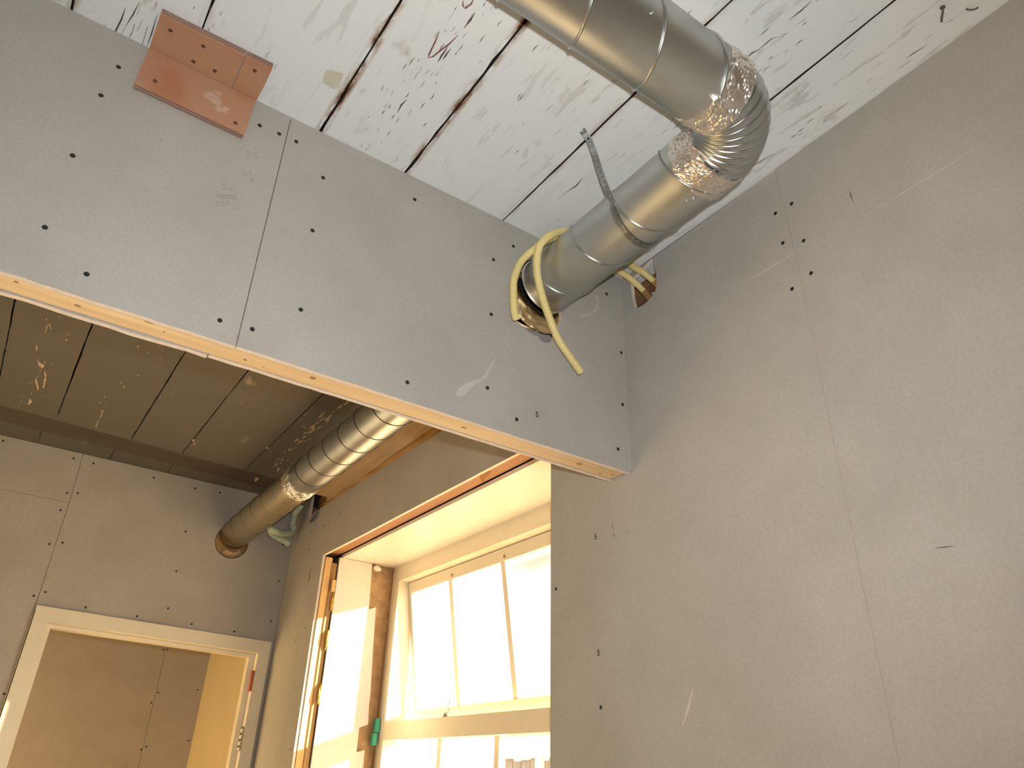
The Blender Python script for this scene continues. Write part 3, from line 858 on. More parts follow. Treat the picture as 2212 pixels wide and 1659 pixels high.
bm = bmesh.new()
box(bm, (XW + T + 0.002, 3.549, 0.02), (1.354, 3.612, 2.685))
tag(obj('timber_stud', bm, M['pine_z'], wr), 'pine stud beside the window')
bm = bmesh.new()
box(bm, (1.355, 3.545, 0.02), (1.380, 3.612, 2.66))
tag(obj('timber_packing', bm, mat_wood('brown_packing_timber', (176, 138, 88), (140, 104, 62), 'z'), wr), 'brown packing strip beside the stud')
bm = bmesh.new()
hexa(bm, [(XW + T + 0.002, 1.45, SOF + 0.018 + sh(1.45)), (1.392, 1.45, SOF + 0.018 + sh(1.45)), (1.392, 3.66, SOF + 0.018 + sh(3.66)), (XW + T + 0.002, 3.66, SOF + 0.018 + sh(3.66)), (XW + T + 0.002, 1.45, 2.80), (1.392, 1.45, 2.80), (1.392, 3.66, 2.80), (XW + T + 0.002, 3.66, 2.80)])
tag(obj('timber_stud', bm, M['stud_dark'], wr), 'brown timber above the window lining')
bm = bmesh.new()
box(bm, (1.385, 0.72, 2.5), (1.42, 1.40, 3.1))
obj('timber_stud', bm, M['stud_dark'], wr)
# splayed linings of the reveal
bm = bmesh.new()


def sl(x, y, z):
    return (x, y, z + sh(y))


def sbox(bm, x0, x1, y0, y1, z0, z1, mi=0):
    return hexa(bm, [sl(x0, y0, z0), sl(x1, y0, z0), sl(x1, y1, z0), sl(x0, y1, z0), sl(x0, y0, z1), sl(x1, y0, z1), sl(x1, y1, z1), sl(x0, y1, z1)], mi)


SOF = 2.679
sbox(bm, 1.3995, 1.4235, 1.712, 3.55, SOF, SOF + 0.016)
obj('reveal_lining', bm, M['white'], wr)
bm = bmesh.new()
sbox(bm, 1.4245, 1.692, 1.712, 3.55, SOF + 0.0005, SOF + 0.016)
head_lining = tag(obj('reveal_lining', bm, M['white'], wr), 'white painted head lining over the window')
bm = bmesh.new()
low = [(p[0], 3.535, p[2]) for p in REVEAL_BOARD]
pl_pts = [(1.386, 3.535, 0.62), (1.386, 3.535, SOF + sh(3.52) - 0.001)] + [(low[1][0], 3.535, SOF + sh(3.52) - 0.001)] + low[2:] + [(low[-1][0], 3.535, 0.62)]
slab(bm, [pl_pts], (0, 0.014, 0), 0, 0)
tag(obj('reveal_lining', bm, M['plaster'], wr), 'white plastered side of the window reveal with a broken edge')
bm = bmesh.new()
box(bm, (1.32, 1.7125, 0.6), (1.69, 1.7265, SOF - 0.022))
obj('reveal_lining', bm, M['plaster'], wr)

# ------------------------------------------------------------------ window
win = tag(empty('window_1'), 'cream painted window with glazing bars, its top light tilted open to the outside', 'window', kind='structure')
XA, XB = 1.692, 1.785
bm = bmesh.new()
sbox(bm, XA, XB, 1.708, 3.545, 2.6018, 2.70)
obj('head', bm, M['cream'], win)
for (a, b) in ((1.708, 1.772), (3.476, 3.545)):
    bm = bmesh.new()
    sbox(bm, XA, XB, a, b, 0.62, 2.6016)
    obj('jamb', bm, M['cream'], win)
bm = bmesh.new()
sbox(bm, XA, XB, 1.7722, 3.4758, 1.8721, 1.9482)
obj('transom', bm, M['cream'], win)
bm = bmesh.new()
sbox(bm, XA - 0.05, XB + 0.03, 1.7722, 3.4758, 0.62, 0.68)
obj('sill', bm, M['cream'], win)
# lower light: fixed glazing with two bars
MY = [3.07, 2.634, 2.20]
for y in MY:
    bm = bmesh.new()
    sbox(bm, 1.757, 1.787, y - 0.016, y + 0.016, 0.681, 1.8719)
    obj('glazing_bar', bm, M['cream'], win)
edges = [3.4757] + [v for y in MY for v in (y + 0.0162, y - 0.0162)] + [1.7723]
for i in range(0, len(edges), 2):
    bm = bmesh.new()
    sbox(bm, 1.770, 1.774, edges[i + 1], edges[i], 0.681, 1.8719)
    obj('pane', bm, M['glass'], win)
# top light, hinged along its head
HX, HZ = 1.742, 2.600
TILT = math.radians(8.8)


def tilt(bm):
    c, s = math.cos(TILT), math.sin(TILT)
    for v in bm.verts:
        dx, dz = v.co.x - HX, v.co.z - sh(v.co.y) - HZ
        v.co.x = HX + dx * c - dz * s
        v.co.z = HZ + dx * s + dz * c + sh(v.co.y)


sash = empty('top_sash')
sash.parent = win
Y0, Y1 = 1.776, 3.472


def spart(name, x0, x1, y0, y1, z0, z1, mat):
    bm = bmesh.new()
    sbox(bm, x0, x1, y0, y1, z0, z1)
    tilt(bm)
    return obj(name, bm, mat, sash)


GT, GB = 2.545, 2.003
spart('rail', 1.744, 1.782, Y0, Y1, GT, 2.597, M['cream'])
spart('rail', 1.744, 1.782, Y0, Y1, 1.945, GB, M['cream'])
spart('stile', 1.744, 1.782, 3.446, Y1, GB + 0.0002, GT - 0.0002, M['cream'])
spart('stile', 1.744, 1.782, Y0, Y0 + 0.036, GB + 0.0002, GT - 0.0002, M['cream'])
for y in MY:
    spart('glazing_bar', 1.748, 1.778, y - 0.016, y + 0.016, GB + 0.0002, GT - 0.0002, M['cream'])
edges = [3.4458] + [v for y in MY for v in (y + 0.0162, y - 0.0162)] + [Y0 + 0.0362]
for i in range(0, len(edges), 2):
    spart('pane', 1.762, 1.766, edges[i + 1], edges[i], GB + 0.0002, GT - 0.0002, M['glass'])
for y in (3.03, 2.60):
    bm = bmesh.new()
    box(bm, (1.738, y - 0.003, 2.552 + sh(y)), (1.744, y + 0.003, 2.566 + sh(y)))
    obj('pin', bm, M['stud_dark'], sash)
# the stay that holds it open
bm = bmesh.new()
tube(bm, [(1.745, 3.02, 1.962), (1.79, 3.075, 1.985), (1.835, 3.14, 2.02), (1.85, 3.16, 2.05)], 0.0045, 8)
tube(bm, [(1.745, 3.035, 1.950), (1.745, 3.015, 1.972), (1.745, 2.99, 1.950)], 0.006, 8)
obj('stay', bm, M['zinc'], win)

# ------------------------------------------------------------------ far wall and its door frame
wf = tag(empty('wall_far'), 'far plasterboard wall of the second room with a door opening', 'wall', kind='structure')


def fq(x, z):
    return (x, YF, z)


XS = 0.1955
HC = (0.987, CZ + 1.168)
HR = 0.088
fhole = [(HC[0] + HR * math.cos(t), YF, HC[1] + HR * math.sin(t)) for t in [2 * PI * k / 28 for k in range(28)]]
bm = bmesh.new()
slab(bm, [[fq(-2.3, 0), fq(XS - 0.001, 0), fq(XS - 0.001, 2.853), fq(-2.3, 2.86)]], (0, 0.02, 0))
wf_a = obj('plasterboard_panel', bm, [M['board'], M['gypsum']], wf)
bm = bmesh.new()
slab(bm, [[fq(-2.3, 2.862), fq(XS - 0.001, 2.855), fq(XS - 0.009, 3.108), fq(-2.3, 3.108)]], (0, 0.02, 0))
wf_b = obj('plasterboard_panel', bm, [M['board'], M['gypsum']], wf)
DL, DRT = 0.2019, 1.2865


def dz(x):
    return 1.65 + 1.41 * (0.5091 - 0.0237 * (x / 1.41 - 0.1432))


bm = bmesh.new()
slab(bm, [[fq(XS + 0.001, dz(XS) - 0.02), fq(DRT + 0.004, dz(DRT) - 0.02), fq(DRT + 0.004, 0), fq(XW - 0.001, 0), fq(XW - 0.001, 3.108), fq(XS - 0.007, 3.108), fq(XS + 0.001, 2.86)], fhole], (0, 0.02, 0))
wf_c = obj('plasterboard_panel', bm, [M['board'], M['gypsum']], wf)
for p in SCREWS_FAR:
    par = wf_c if p[0] > XS else (wf_a if p[2] < 2.855 else wf_b)
    screw(par, p, (0, -1, 0), 0.0052)
# studs and the hall-side lining close the wall
bm = bmesh.new()
box(bm, (-2.4, YF + 0.0205, 0), (DL - 0.005, YF + 0.10, 3.14))
box(bm, (DRT + 0.005, YF + 0.0205, 0), (1.55, YF + 0.10, 3.14))
box(bm, (DL - 0.005, YF + 0.0205, 2.40), (DRT + 0.005, YF + 0.10, 2.62))
box(bm, (DL - 0.005, YF + 0.05, 2.62), (DRT + 0.005, YF + 0.10, 3.14))
obj('stud_frame', bm, M['stud_dark'], wf)

door = tag(empty('door_1'), 'cream painted door frame without a leaf in the far wall', 'door', kind='structure')
FW = 0.066
bm = bmesh.new()
yf0, yf1 = YF - 0.014, YF + 0.125
hexa(bm, [(DL, yf0, dz(DL) - 0.062), (DRT, yf0, dz(DRT) - 0.062), (DRT, yf1, dz(DRT) - 0.062), (DL, yf1, dz(DL) - 0.062), (DL, yf0, dz(DL)), (DRT, yf0, dz(DRT)), (DRT, yf1, dz(DRT)), (DL, yf1, dz(DL))])
obj('door_head', bm, M['cream'], door)
for a, b in ((DL, DL + 0.062), (DRT - 0.0585, DRT)):
    bm = bmesh.new()
    hexa(bm, [(a, yf0 + 0.0005, 0), (b, yf0 + 0.0005, 0), (b, yf1, 0), (a, yf1, 0), (a, yf0 + 0.0005, dz(a) - 0.0625), (b, yf0 + 0.0005, dz(b) - 0.0625), (b, yf1, dz(b) - 0.0625), (a, yf1, dz(a) - 0.0625)])
    obj('door_jamb', bm, M['cream'], door)
ys0, ys1 = YF + 0.036, YF + 0.085
bm = bmesh.new()
a, b = DL + 0.0622, DRT - 0.0587
hexa(bm, [(a, ys0, dz(a) - 0.080), (b, ys0, dz(b) - 0.080), (b, ys1, dz(b) - 0.080), (a, ys1, dz(a) - 0.080), (a, ys0, dz(a) - 0.0627), (b, ys0, dz(b) - 0.0627), (b, ys1, dz(b) - 0.0627), (a, ys1, dz(a) - 0.0627)])
obj('door_stop', bm, M['cream'], door)
for x0, x1 in ((a, a + 0.020), (b - 0.028, b)):
    bm = bmesh.new()
    hexa(bm, [(x0, ys0, 0), (x1, ys0, 0), (x1, ys1, 0), (x0, ys1, 0), (x0, ys0, dz(x0) - 0.0803), (x1, ys0, dz(x1) - 0.0803), (x1, ys1, dz(x1) - 0.0803), (x0, ys1, dz(x0) - 0.0803)])
    obj('door_stop', bm, M['cream'], door)
bm = bmesh.new()
tube(bm, [(DRT - 0.066, YF - 0.008, 2.10), (DRT - 0.066, YF - 0.008, 2.105), (DRT - 0.066, YF - 0.008, 2.190), (DRT - 0.066, YF - 0.008, 2.196)], lambda i: (0.007, 0.010, 0.010, 0.007)[i], 10)
tag(obj('hinge_cover', bm, M['primer'], door, True), 'orange red cover on the upper hinge')
prof = [(0, .004), (.004, .0085), (.022, .0085), (.026, .004), (.03, .0085), (.05, .0085), (.054, .004), (.058, .0085), (.078, .0085), (.082, .004), (.086, .0085), (.104, .0085), (.11, .003)]
bm = bmesh.new()
tube(bm, [(DRT - 0.066, YF - 0.008, 1.83 + h) for h, r in prof], lambda i: prof[i][1], 12)
tag(obj('hinge', bm, M['steel'], door, True), 'bright steel hinge barrel with knuckles')

# ------------------------------------------------------------------ hall beyond the door
wh = tag(empty('wall_hall'), 'plasterboard wall of the hall seen through the door opening', 'wall', kind='structure')
YH, XH = 5.64, 1.380
bm = bmesh.new()
slab(bm, [[(-1.2, YH, 0), (1.098, YH, 0), (1.086, YH, 3.1), (-1.2, YH, 3.1)]], (0, T, 0))
wh_a = obj('plasterboard_panel', bm, [M['board'], M['gypsum']], wh)
bm = bmesh.new()
slab(bm, [[(1.1005, YH, 0), (XH, YH, 0), (XH, YH, 3.1), (1.0885, YH, 3.1)]], (0, T, 0))
wh_b = obj('plasterboard_panel', bm, [M['board'], M['gypsum']], wh)
for p in SCREWS_HALL:
    screw(wh_a if p[0] < 1.093 else wh_b, p, (0, -1, 0), 0.0055)
bm = bmesh.new()
box(bm, (-1.25, YH + T + 0.001, 0), (1.55, YH + 0.1, 3.14))
obj('stud_frame', bm, M['stud_dark'], wh)
bm = bmesh.new()
box(bm, (XH, YF + 0.13, 0), (XH + 0.06, YH - 0.001, 3.1))
tag(obj('wall_hall_side', bm, plain('warm_painted_wall', (188, 172, 136), 0.7, 0, 0.04, 5)), 'yellowish side wall of the hall behind the hinge jamb', 'wall', kind='structure')
bm = bmesh.new()
box(bm, (-1.26, YF + 0.11, 0), (-1.2, YH, 3.14))
tag(obj('wall_hall_left', bm, M['board']), 'left wall of the hall beyond the door', 'wall', kind='structure')
bm = bmesh.new()
box(bm, (-1.2, YF + 0.13, 3.101), (XH, YH, 3.14))
obj('hall_soffit', bm, M['board'], ceil)

# ------------------------------------------------------------------ the rest of the shell
bm = bmesh.new()
box(bm, (-2.4, -2.7, -0.12), (1.86, 5.9, 0.0))
tag(obj('floor', bm, M['oak']), 'bare dusty concrete floor', 'floor', kind='structure')
bm = bmesh.new()
box(bm, (-2.4, -2.7, 0.0), (-2.3, 5.9, 3.142))
wl = tag(obj('wall_left', bm, M['board']), 'plasterboard wall on the left', 'wall', kind='structure')
bm = bmesh.new()
box(bm, (-2.2995, YB2 + 0.001, 0.001), (-2.285, YF - 0.001, 3.05))
obj('bounce_panel', bm, plain('cream_bounce_panel', (212, 196, 168), 0.85, 0, 0.04, 5), wl)  # unseen pale panel, added to bounce sunlight back into the second room
bm = bmesh.new()
box(bm, (-2.3, -2.7, 0.0), (1.56, -2.6, 3.142))
tag(obj('wall_back', bm, M['board']), 'plasterboard wall behind the camera', 'wall', kind='structure')

# plank closing the top of the second room's right wall
tr = tag(empty('trim_1'), 'pale plank along the top of the right wall behind the duct', 'trim', kind='structure')
bm = bmesh.new()
slab(bm, [[(1.322, 1.45, 2.93), (1.322, 3.675, 2.955), (1.322, 3.675, 3.058), (1.322, 1.45, 3.058)]], (0.03, 0, 0), 0, 0)
plank = obj('plank', bm, M['pine_y'], tr)
bm = bmesh.new()
for k in range(3):
    ribbon(bm, [(1.3215, 2.94 - 0.006 * k, 3.02), (1.3215, 2.955 - 0.006 * k, 3.0)], (-1, 0, 0), 0.004, 0.0005)
obj('stamp_mark', bm, M['mark'], plank)
bm = bmesh.new()
box(bm, (1.36, 3.66, 2.6), (1.40, 3.90, 3.1))
obj('cavity_back', bm, M['stud_dark'], tr)
bm = bmesh.new()
box(bm, (1.19, 1.446, 3.032), (1.3215, 3.672, 3.0585))
tag(obj('batten', bm, M['pine_y'], tr), 'pale batten lying flat in the ceiling corner behind the duct')
bm = bmesh.new()
ext = [(XW - 0.004, 3.72, 2.965), (XW - 0.03, 3.70, 2.945), (XW - 0.045, 3.715, 2.905), (XW - 0.02, 3.76, 2.90), (XW - 0.002, 3.80, 2.93)]
slab(bm, [ext], (0.003, 0.004, 0.0), 0, 1)
tag(obj('torn_paper', bm, [M['board'], M['gypsum']], wr), 'flap of torn board paper hanging at the top corner')

# ================================================================== THINGS
# ------------------------------------------------------------------ ventilation duct, front room
duct = tag(empty('ventilation_duct'), 'galvanised spiral duct turning a ribbed elbow under the white ceiling into the header wall', 'duct')
DY = 0.4488 * 1.41
RB = 0.128
SEG = 64


def ring_pts(c, u, v, r, seg=SEG):
    return [c + (u * math.cos(t) + v * math.sin(t)) * r for t in [2 * PI * k / seg for k in range(seg)]]


def sweep(bm, centres, us, vs_, radii, seg=SEG, close=False, mi=0):
    rings = []
    for c, u, v, r in zip(centres, us, vs_, radii):
        rr = r if callable(r) else (lambda t, r=r: r)
        rings.append([bm.verts.new(c + (u * math.cos(t) + v * math.sin(t)) * rr(t)) for t in [2 * PI * k / seg for k in range(seg)]])
    for a, b in zip(rings, rings[1:]):
        for k in range(seg):
            bm.faces.new((a[k], a[(k + 1) % seg], b[(k + 1) % seg], b[k])).material_index = mi
    return rings


def pipe(name, p0, p1, r, parent, mat=None, wall=0.0012):
    d = (p1 - p0).normalized()
    u = Vector((0, 0, 1))
    v = d.cross(u).normalized()
    bm = bmesh.new()
    e = d * 0.0012
    L = [p0 + e, p0, p0 + e] + [p0.lerp(p1, k / 8) for k in range(1, 8)] + [p1 - e, p1, p1 - e]
    sweep(bm, L, [u] * len(L), [v] * len(L), [r - wall, r - wall * .5] + [r] * (len(L) - 4) + [r - wall * .5, r - wall])
    o = obj(name, bm, mat or M['galv'], parent, True)
    return o


def helix(parent, p0, p1, r, pitch, phase, hand, mat=None, rad=0.0030):
    d = (p1 - p0)
    L = d.length
    d.normalize()
    u = Vector((0, 0, 1))
    v = d.cross(u).normalized()
    n = int(L / pitch * 40)
    pts = []
    for i in range(n + 1):
        s = L * i / n
        t = phase + hand * 2 * PI * s / pitch
        pts.append(p0 + d * s + (u * math.cos(t) + v * math.sin(t)) * (r + 0.0006))
    bm = bmesh.new()
    tube(bm, pts, rad, 6)
    return obj('seam', bm, mat or M['seam'], parent, True)


Z = DZ
leg1_end = Vector((DX - RB, DY, Z))
leg2_start = Vector((DX, DY + RB, Z))
pipe('pipe', Vector((-2.28, DY, Z)), leg1_end + Vector((0.012, 0, 0)), DR, duct)
pipe('pipe', leg2_start - Vector((0, 0.012, 0)), Vector((DX, YB - 0.004, Z)), DR, duct)
H1 = helix(duct, Vector((-2.2, DY, Z)), leg1_end - Vector((0.005, 0, 0)), DR, 0.158, 0.6, 1)
H2 = helix(duct, leg2_start + Vector((0, 0.004, 0)), Vector((DX, YB - 0.004, Z)), DR, 0.158, 2.2, 1)
# ribbed elbow: a quarter ring gathered into folds on its inside
cen = Vector((DX - RB, DY + RB, Z))
NF = 12
bm = bmesh.new()
cs, us, vs_, rs = [], [], [], []
N = NF * 10
for i in range(N + 1):
    ph = (PI / 2) * i / N
    e = Vector((math.sin(ph), -math.cos(ph), 0))
    f = (i % 10) / 10.0
    ridge = max(0.0, 1 - abs(f - 0.5) / 0.16)
    lap = 0.0016 * (f - 0.5)

    def rfun(t, ridge=ridge, lap=lap):
        inner = 0.5 - 0.5 * math.cos(t)          # 1 on the inside of the bend
        return DR * 0.985 + lap + ridge * (0.0022 + 0.0022 * inner) - 0.006 * inner
    cs.append(cen + e * RB)
    us.append(e)
    vs_.append(Vector((0, 0, 1)))
    rs.append(rfun)
sweep(bm, cs, us, vs_, rs, 72)
tag(obj('elbow', bm, M['flex'], duct, True), 'grey ribbed metal elbow')


def foil(parent, p0, p1, r, seed, mat=None, amp=0.0022, edge=0.004):
    """Crumpled foil tape wound round the pipe; facets, not a smooth sleeve."""
    random.seed(seed)
    d = (p1 - p0)
    L = d.length
    d.normalize()
    u = Vector((0, 0, 1))
    v = d.cross(u).normalized()
    bm = bmesh.new()
    rows, seg = 26, 132
    rings = []
    offs = [[random.uniform(-edge, edge) for k in range(seg // 4 + 1)] for q in range(2)]
    for i in range(rows + 1):
        ring = []
        for k in range(seg):
            t = 2 * PI * k / seg
            s = L * i / rows
            w = i / rows
            o0 = (offs[0][k // 4] * (1 - k % 4 / 4) + offs[0][(k // 4 + 1) % (seg // 4)] * (k % 4 / 4)) * (1 - w) + offs[1][k // 4] * w
            q = Vector((math.cos(t) * 4, math.sin(t) * 4, s * 55 + seed))
            h = noise.noise(q) * amp + abs(noise.noise(q * 2.7)) * amp * 1.3 + random.uniform(-1, 1) * amp * 0.06
            rr = r + 0.0012 + max(0, h) if 0 < i < rows else r - 0.0025
            ring.append(bm.verts.new(p0 + d * (s + o0) + (u * math.cos(t) + v * math.sin(t)) * rr))
        rings.append(ring)
    for a, b in zip(rings, rings[1:]):
        for k in range(seg):
            bm.faces.new((a[k], a[(k + 1) % seg], b[(k + 1) % seg], b[k]))
    random.seed(seed + 1)
    return obj('foil_tape', bm, mat or M['foil'], parent)


tag(foil(duct, leg1_end - Vector((0.036, 0, 0)), leg1_end + Vector((0.030, 0, 0)), DR, 3, amp=0.0034), 'crumpled shiny foil tape')
tag(foil(duct, leg2_start - Vector((0, 0.026, 0)), leg2_start + Vector((0, 0.045, 0)), DR, 9, amp=0.0024), 'crumpled shiny foil tape')
# turned lip where it meets the header wall and the foil sleeve inside the hole
bm = bmesh.new()
tube(bm, [Vector((DX + DR * math.cos(t), YB - 0.006, Z + DR * math.sin(t))) for t in [2 * PI * k / 60 for k in range(61)]], 0.003, 8, False)
obj('lip', bm, M['foil'], duct, True)
bm = bmesh.new()
rows = []
for i in range(25):
    t = math.radians(192 + 120 * i / 24)
    row = []
    for j in range(13):
        f = j / 12
        rr = DR * 0.985 + 0.062 * f * (0.75 + 0.25 * math.sin(math.radians(60 * i / 24 + 70)))
        h = noise.noise(Vector((i * 0.45, j * 0.5, 3))) * 0.005 * f + 0.010 * math.sin(f * 2.6)
        row.append(bm.verts.new((DX - 0.006 * f + rr * math.cos(t), YB + max(0.003, 0.012 + 0.008 * f - h), Z + rr * math.sin(t))))
    rows.append(row)
for a, b in zip(rows, rows[1:]):
    for k in range(12):
        bm.faces.new((a[k], a[k + 1], b[k + 1], b[k]))
tag(obj('foil_sleeve', bm, M['foil_gold_tint'], duct), 'foil sleeve tinted gold for the warm light it reflects, showing in the ragged hole below the duct')

for (c, e) in ((Vector((0.649, DY, Z)), Vector((0, math.cos(3.67), math.sin(3.67)))), (Vector((DX, 0.829, Z)), Vector((math.cos(4.62), 0, math.sin(4.62)))), (Vector((DX, 0.815, Z)), Vector((math.cos(4.70), 0, math.sin(4.70))))):
    bm = bmesh.new()
    bmesh.ops.create_uvsphere(bm, u_segments=10, v_segments=6, radius=0.004)
    for v in bm.verts:
        v.co += c + e * DR
    obj('rivet', bm, M['seam'], duct, True)

# perforated hanging strap
strap = tag(empty('perforated_strap'), 'grey perforated metal strap looped round the duct, its loose end sticking up', 'strap')
ST = [Vector(p) for p in STRAP_TAIL]
loop_pts = []
y_s = ST[0].y
for k in range(0, 49):
    t = PI + 1.87 * PI * k / 48
    loop_pts.append((Vector((DX + (DR + 0.0035) * math.cos(t), y_s + 0.032 * k / 48, Z + (DR + 0.0035) * math.sin(t))), Vector((0, 1, 0))))
tail = spline(ST, 0.006)
tail_w = []
n = len(tail)
for i, p in enumerate(tail):
    f = i / (n - 1)
    tg = (tail[min(i + 1, n - 1)] - tail[max(i - 1, 0)]).normalized()
    flat = tg.cross(Vector((0.48, 0.50, 0.72))).normalized()
    flat = flat if flat.y > 0 else -flat
    g = min(1.0, f * 4)
    wv = (Vector((0, 1, 0)) * (1 - g) + flat * g).normalized()
    tail_w.append((p, wv))


def strap_mesh(samples, width, mat, name):
    bm = bmesh.new()
    rows = []
    for p, wv in samples:
        rows.append([bm.verts.new(p + wv * (width * q)) for q in (-0.5, -0.15, 0.15, 0.5)])
    for i, (a, b) in enumerate(zip(rows, rows[1:])):
        for k in range(3):
            if k == 1 and i % 2 == 1:
                continue                           # punched hole
            bm.faces.new((a[k], a[k + 1], b[k + 1], b[k]))
    ext = bmesh.ops.solidify(bm, geom=bm.faces[:], thickness=0.0009)
    return obj(name, bm, mat, strap)


strap_mesh([(p + (p - Vector((DX, p.y, Z))).normalized() * 0.0004, w) for p, w in loop_pts], 0.0145, M['seam'], 'loop')
strap_mesh(tail_w, 0.0145, M['zinc'], 'loose_end')

# ------------------------------------------------------------------ cream yellow conduits


def conduit(path, r, label):
    o = empty('flexible_conduit')
    pts = spline(path, 0.00092)
    bm = bmesh.new()
    tube(bm, pts, lambda i: r * (1.0, 0.975, 0.915, 0.975)[i % 4], 14, False)
    obj('corrugated_tube', bm, M['conduit'], o, True)
    e, b = Vector(pts[-1]), Vector(pts[-6])
    d = (e - b).normalized()
    bm = bmesh.new()
    q = d.to_track_quat('Z', 'Y')
    ring = [e + q @ Vector((r * .97 * math.cos(t), r * .97 * math.sin(t), 0.0002)) for t in [2 * PI * k / 14 for k in range(14)]]
    ring2 = [e + q @ Vector((r * .78 * math.cos(t), r * .78 * math.sin(t), 0.0002)) for t in [2 * PI * k / 14 for k in range(14)]]
    ring3 = [e + q @ Vector((r * .76 * math.cos(t), r * .76 * math.sin(t), -0.012)) for t in [2 * PI * k / 14 for k in range(14)]]
    A, B, C_ = [[bm.verts.new(p) for p in rr] for rr in (ring, ring2, ring3)]
    for k in range(14):
        bm.faces.new((A[k], A[(k + 1) % 14], B[(k + 1) % 14], B[k]))
        bm.faces.new((B[k], B[(k + 1) % 14], C_[(k + 1) % 14], C_[k])).material_index = 1
    bm.faces.new(C_).material_index = 1
    obj('cut_end', bm, [M['conduit'], M['conduit_in']], o)
    tag(o, label, 'conduit', 'cream conduits over the duct')
    return o


conduit(CONDUIT_LONG, 0.0104, 'longer cream yellow corrugated conduit hanging in front of the duct, end pointing right')
conduit(CONDUIT_SHORT, 0.0100, 'shorter cream yellow corrugated conduit hanging left of the duct by the header wall')

# film in the wall hole where the conduits come in
bm = bmesh.new()
rows = []
for i in range(9):
    y = 1.20 + 0.15 * i / 8
    zt = 2.985 + (y - 1.24) * -0.16
    rows.append([bm.verts.new((XW + 0.0145 + 0.0025 * math.sin(i * 1.7 + j * 1.1), y, 2.885 + (zt - 2.885) * j / 6)) for j in range(7)])
for a, b in zip(rows, rows[1:]):
    for k in range(6):
        bm.faces.new((a[k], a[k + 1], b[k + 1], b[k]))
tag(obj('vapour_film', bm, M['film_grey'], None, True), 'smoky plastic film behind the ragged hole in the right wall', 'plastic film')
# amber film along the top plank of the second room
bm = bmesh.new()
rows = []
random.seed(21)
for i in range(41):
    y = 1.46 + (3.66 - 1.46) * i / 40
    rows.append([])
    zb = topz(y) - 0.004
    zt = zb + 0.046 + 0.016 * math.sin(y * 3.1) + (0.045 if y < 1.75 else 0.0)
    for j in range(9):
        f = j / 8
        bulge = 0.018 * math.sin(PI * f) * (0.7 + 0.9 * noise.noise(Vector((y * 6, f * 3, 2)))) + 0.004 * noise.noise(Vector((y * 18, f * 6, 7)))
        rows[-1].append(bm.verts.new((1.3195 - max(0.0, bulge), y, zb + (min(zt, 3.05) - zb) * f)))
for a, b in zip(rows, rows[1:]):
    for k in range(8):
        bm.faces.new((a[k], a[k + 1], b[k + 1], b[k]))
tag(obj('vapour_film', bm, M['film'], None, True), 'wrinkled amber plastic film along the top of the right wall beside the far duct', 'plastic film')
# torn scrap of the same film over the window lining
bm = bmesh.new()
sc = [(1.345, 2.06, 2.735), (1.350, 2.10, 2.69), (1.347, 2.17, 2.655), (1.345, 2.20, 2.70), (1.338, 2.30, 2.70), (1.335, 2.48, 2.69), (1.342, 2.40, 2.735), (1.345, 2.2, 2.738)]
vs = [bm.verts.new(p) for p in sc]
for t in tessellate_polygon([[Vector(p) for p in sc]]):
    bm.faces.new([vs[i] for i in t])
tag(obj('vapour_film', bm, M['film']), 'torn scrap of amber film hanging between wall board and window lining', 'plastic film')

# ------------------------------------------------------------------ far duct, second room
fd = tag(empty('ventilation_duct'), 'galvanised spiral duct under the dark ceiling of the second room, running into the far wall', 'duct')
p0, p1 = Vector((DX, YB2 + 0.002, Z)), Vector((DX - 0.014, YF + 0.03, Z - 0.030))
mid = Vector((DX - 0.004, 3.15, Z - 0.008))
pipe('pipe', p0, mid, DR, fd)
pipe('pipe', mid + Vector((0, -0.012, 0)), p1, DR * 0.985, fd, mat_brushed('dull_duct_skin', (200, 190, 168), 0.5))
helix(fd, p0, mid - Vector((0, 0.02, 0)), DR, 0.150, 1.0, 1, plain('dark_duct_seam', (86, 76, 58), 0.5, 0.6), 0.0016)
helix(fd, mid + Vector((0, 0.06, 0)), p1 - Vector((0, 0.02, 0)), DR * 0.985, 0.15, 0.0, 1, plain('faint_duct_seam', (130, 116, 92), 0.5, 0.5), 0.0013)
tag(foil(fd, mid - Vector((0, 0.035, 0)), mid + Vector((0, 0.05, -0.002)), DR * 1.0, 31, amp=0.0036), 'crumpled shiny foil tape')
# lining of the hole in the far wall
bm = bmesh.new()
pts2 = [Vector((HC[0] + (HR - 0.004) * math.cos(t), 0, HC[1] + (HR - 0.004) * math.sin(t))) for t in [2 * PI * k / 28 for k in range(28)]]
f = [bm.verts.new(p + Vector((0, YF + 0.001, 0))) for p in pts2]
b = [bm.verts.new(p * 1.0 + Vector((0, YF + 0.045, 0))) for p in pts2]
for k in range(28):
    bm.faces.new((f[k], f[(k + 1) % 28], b[(k + 1) % 28], b[k]))
bm.faces.new(b)
hl = tag(obj('hole_lining', bm, plain('ochre_hole_lining', (176, 142, 92), 0.8, 0, 0.15, 30), wf), 'ochre lining of the round duct hole')
bm = bmesh.new()
rows = []
for i in range(10):
    t = -2.5 + 2.2 * i / 9
    c = Vector((HC[0] + 0.012, 0, HC[1] - 0.012))
    rows.append([bm.verts.new((c.x + (0.034 + 0.012 * j) * math.cos(t), YF + 0.006 + 0.012 * j, c.z + (0.030 + 0.010 * j) * math.sin(t) - 0.012)) for j in range(3)])
for a, b_ in zip(rows, rows[1:]):
    for k in range(2):
        bm.faces.new((a[k], a[k + 1], b_[k + 1], b_[k]))
obj('curled_rim', bm, plain('curled_liner', (196, 170, 126), 0.7), wf)

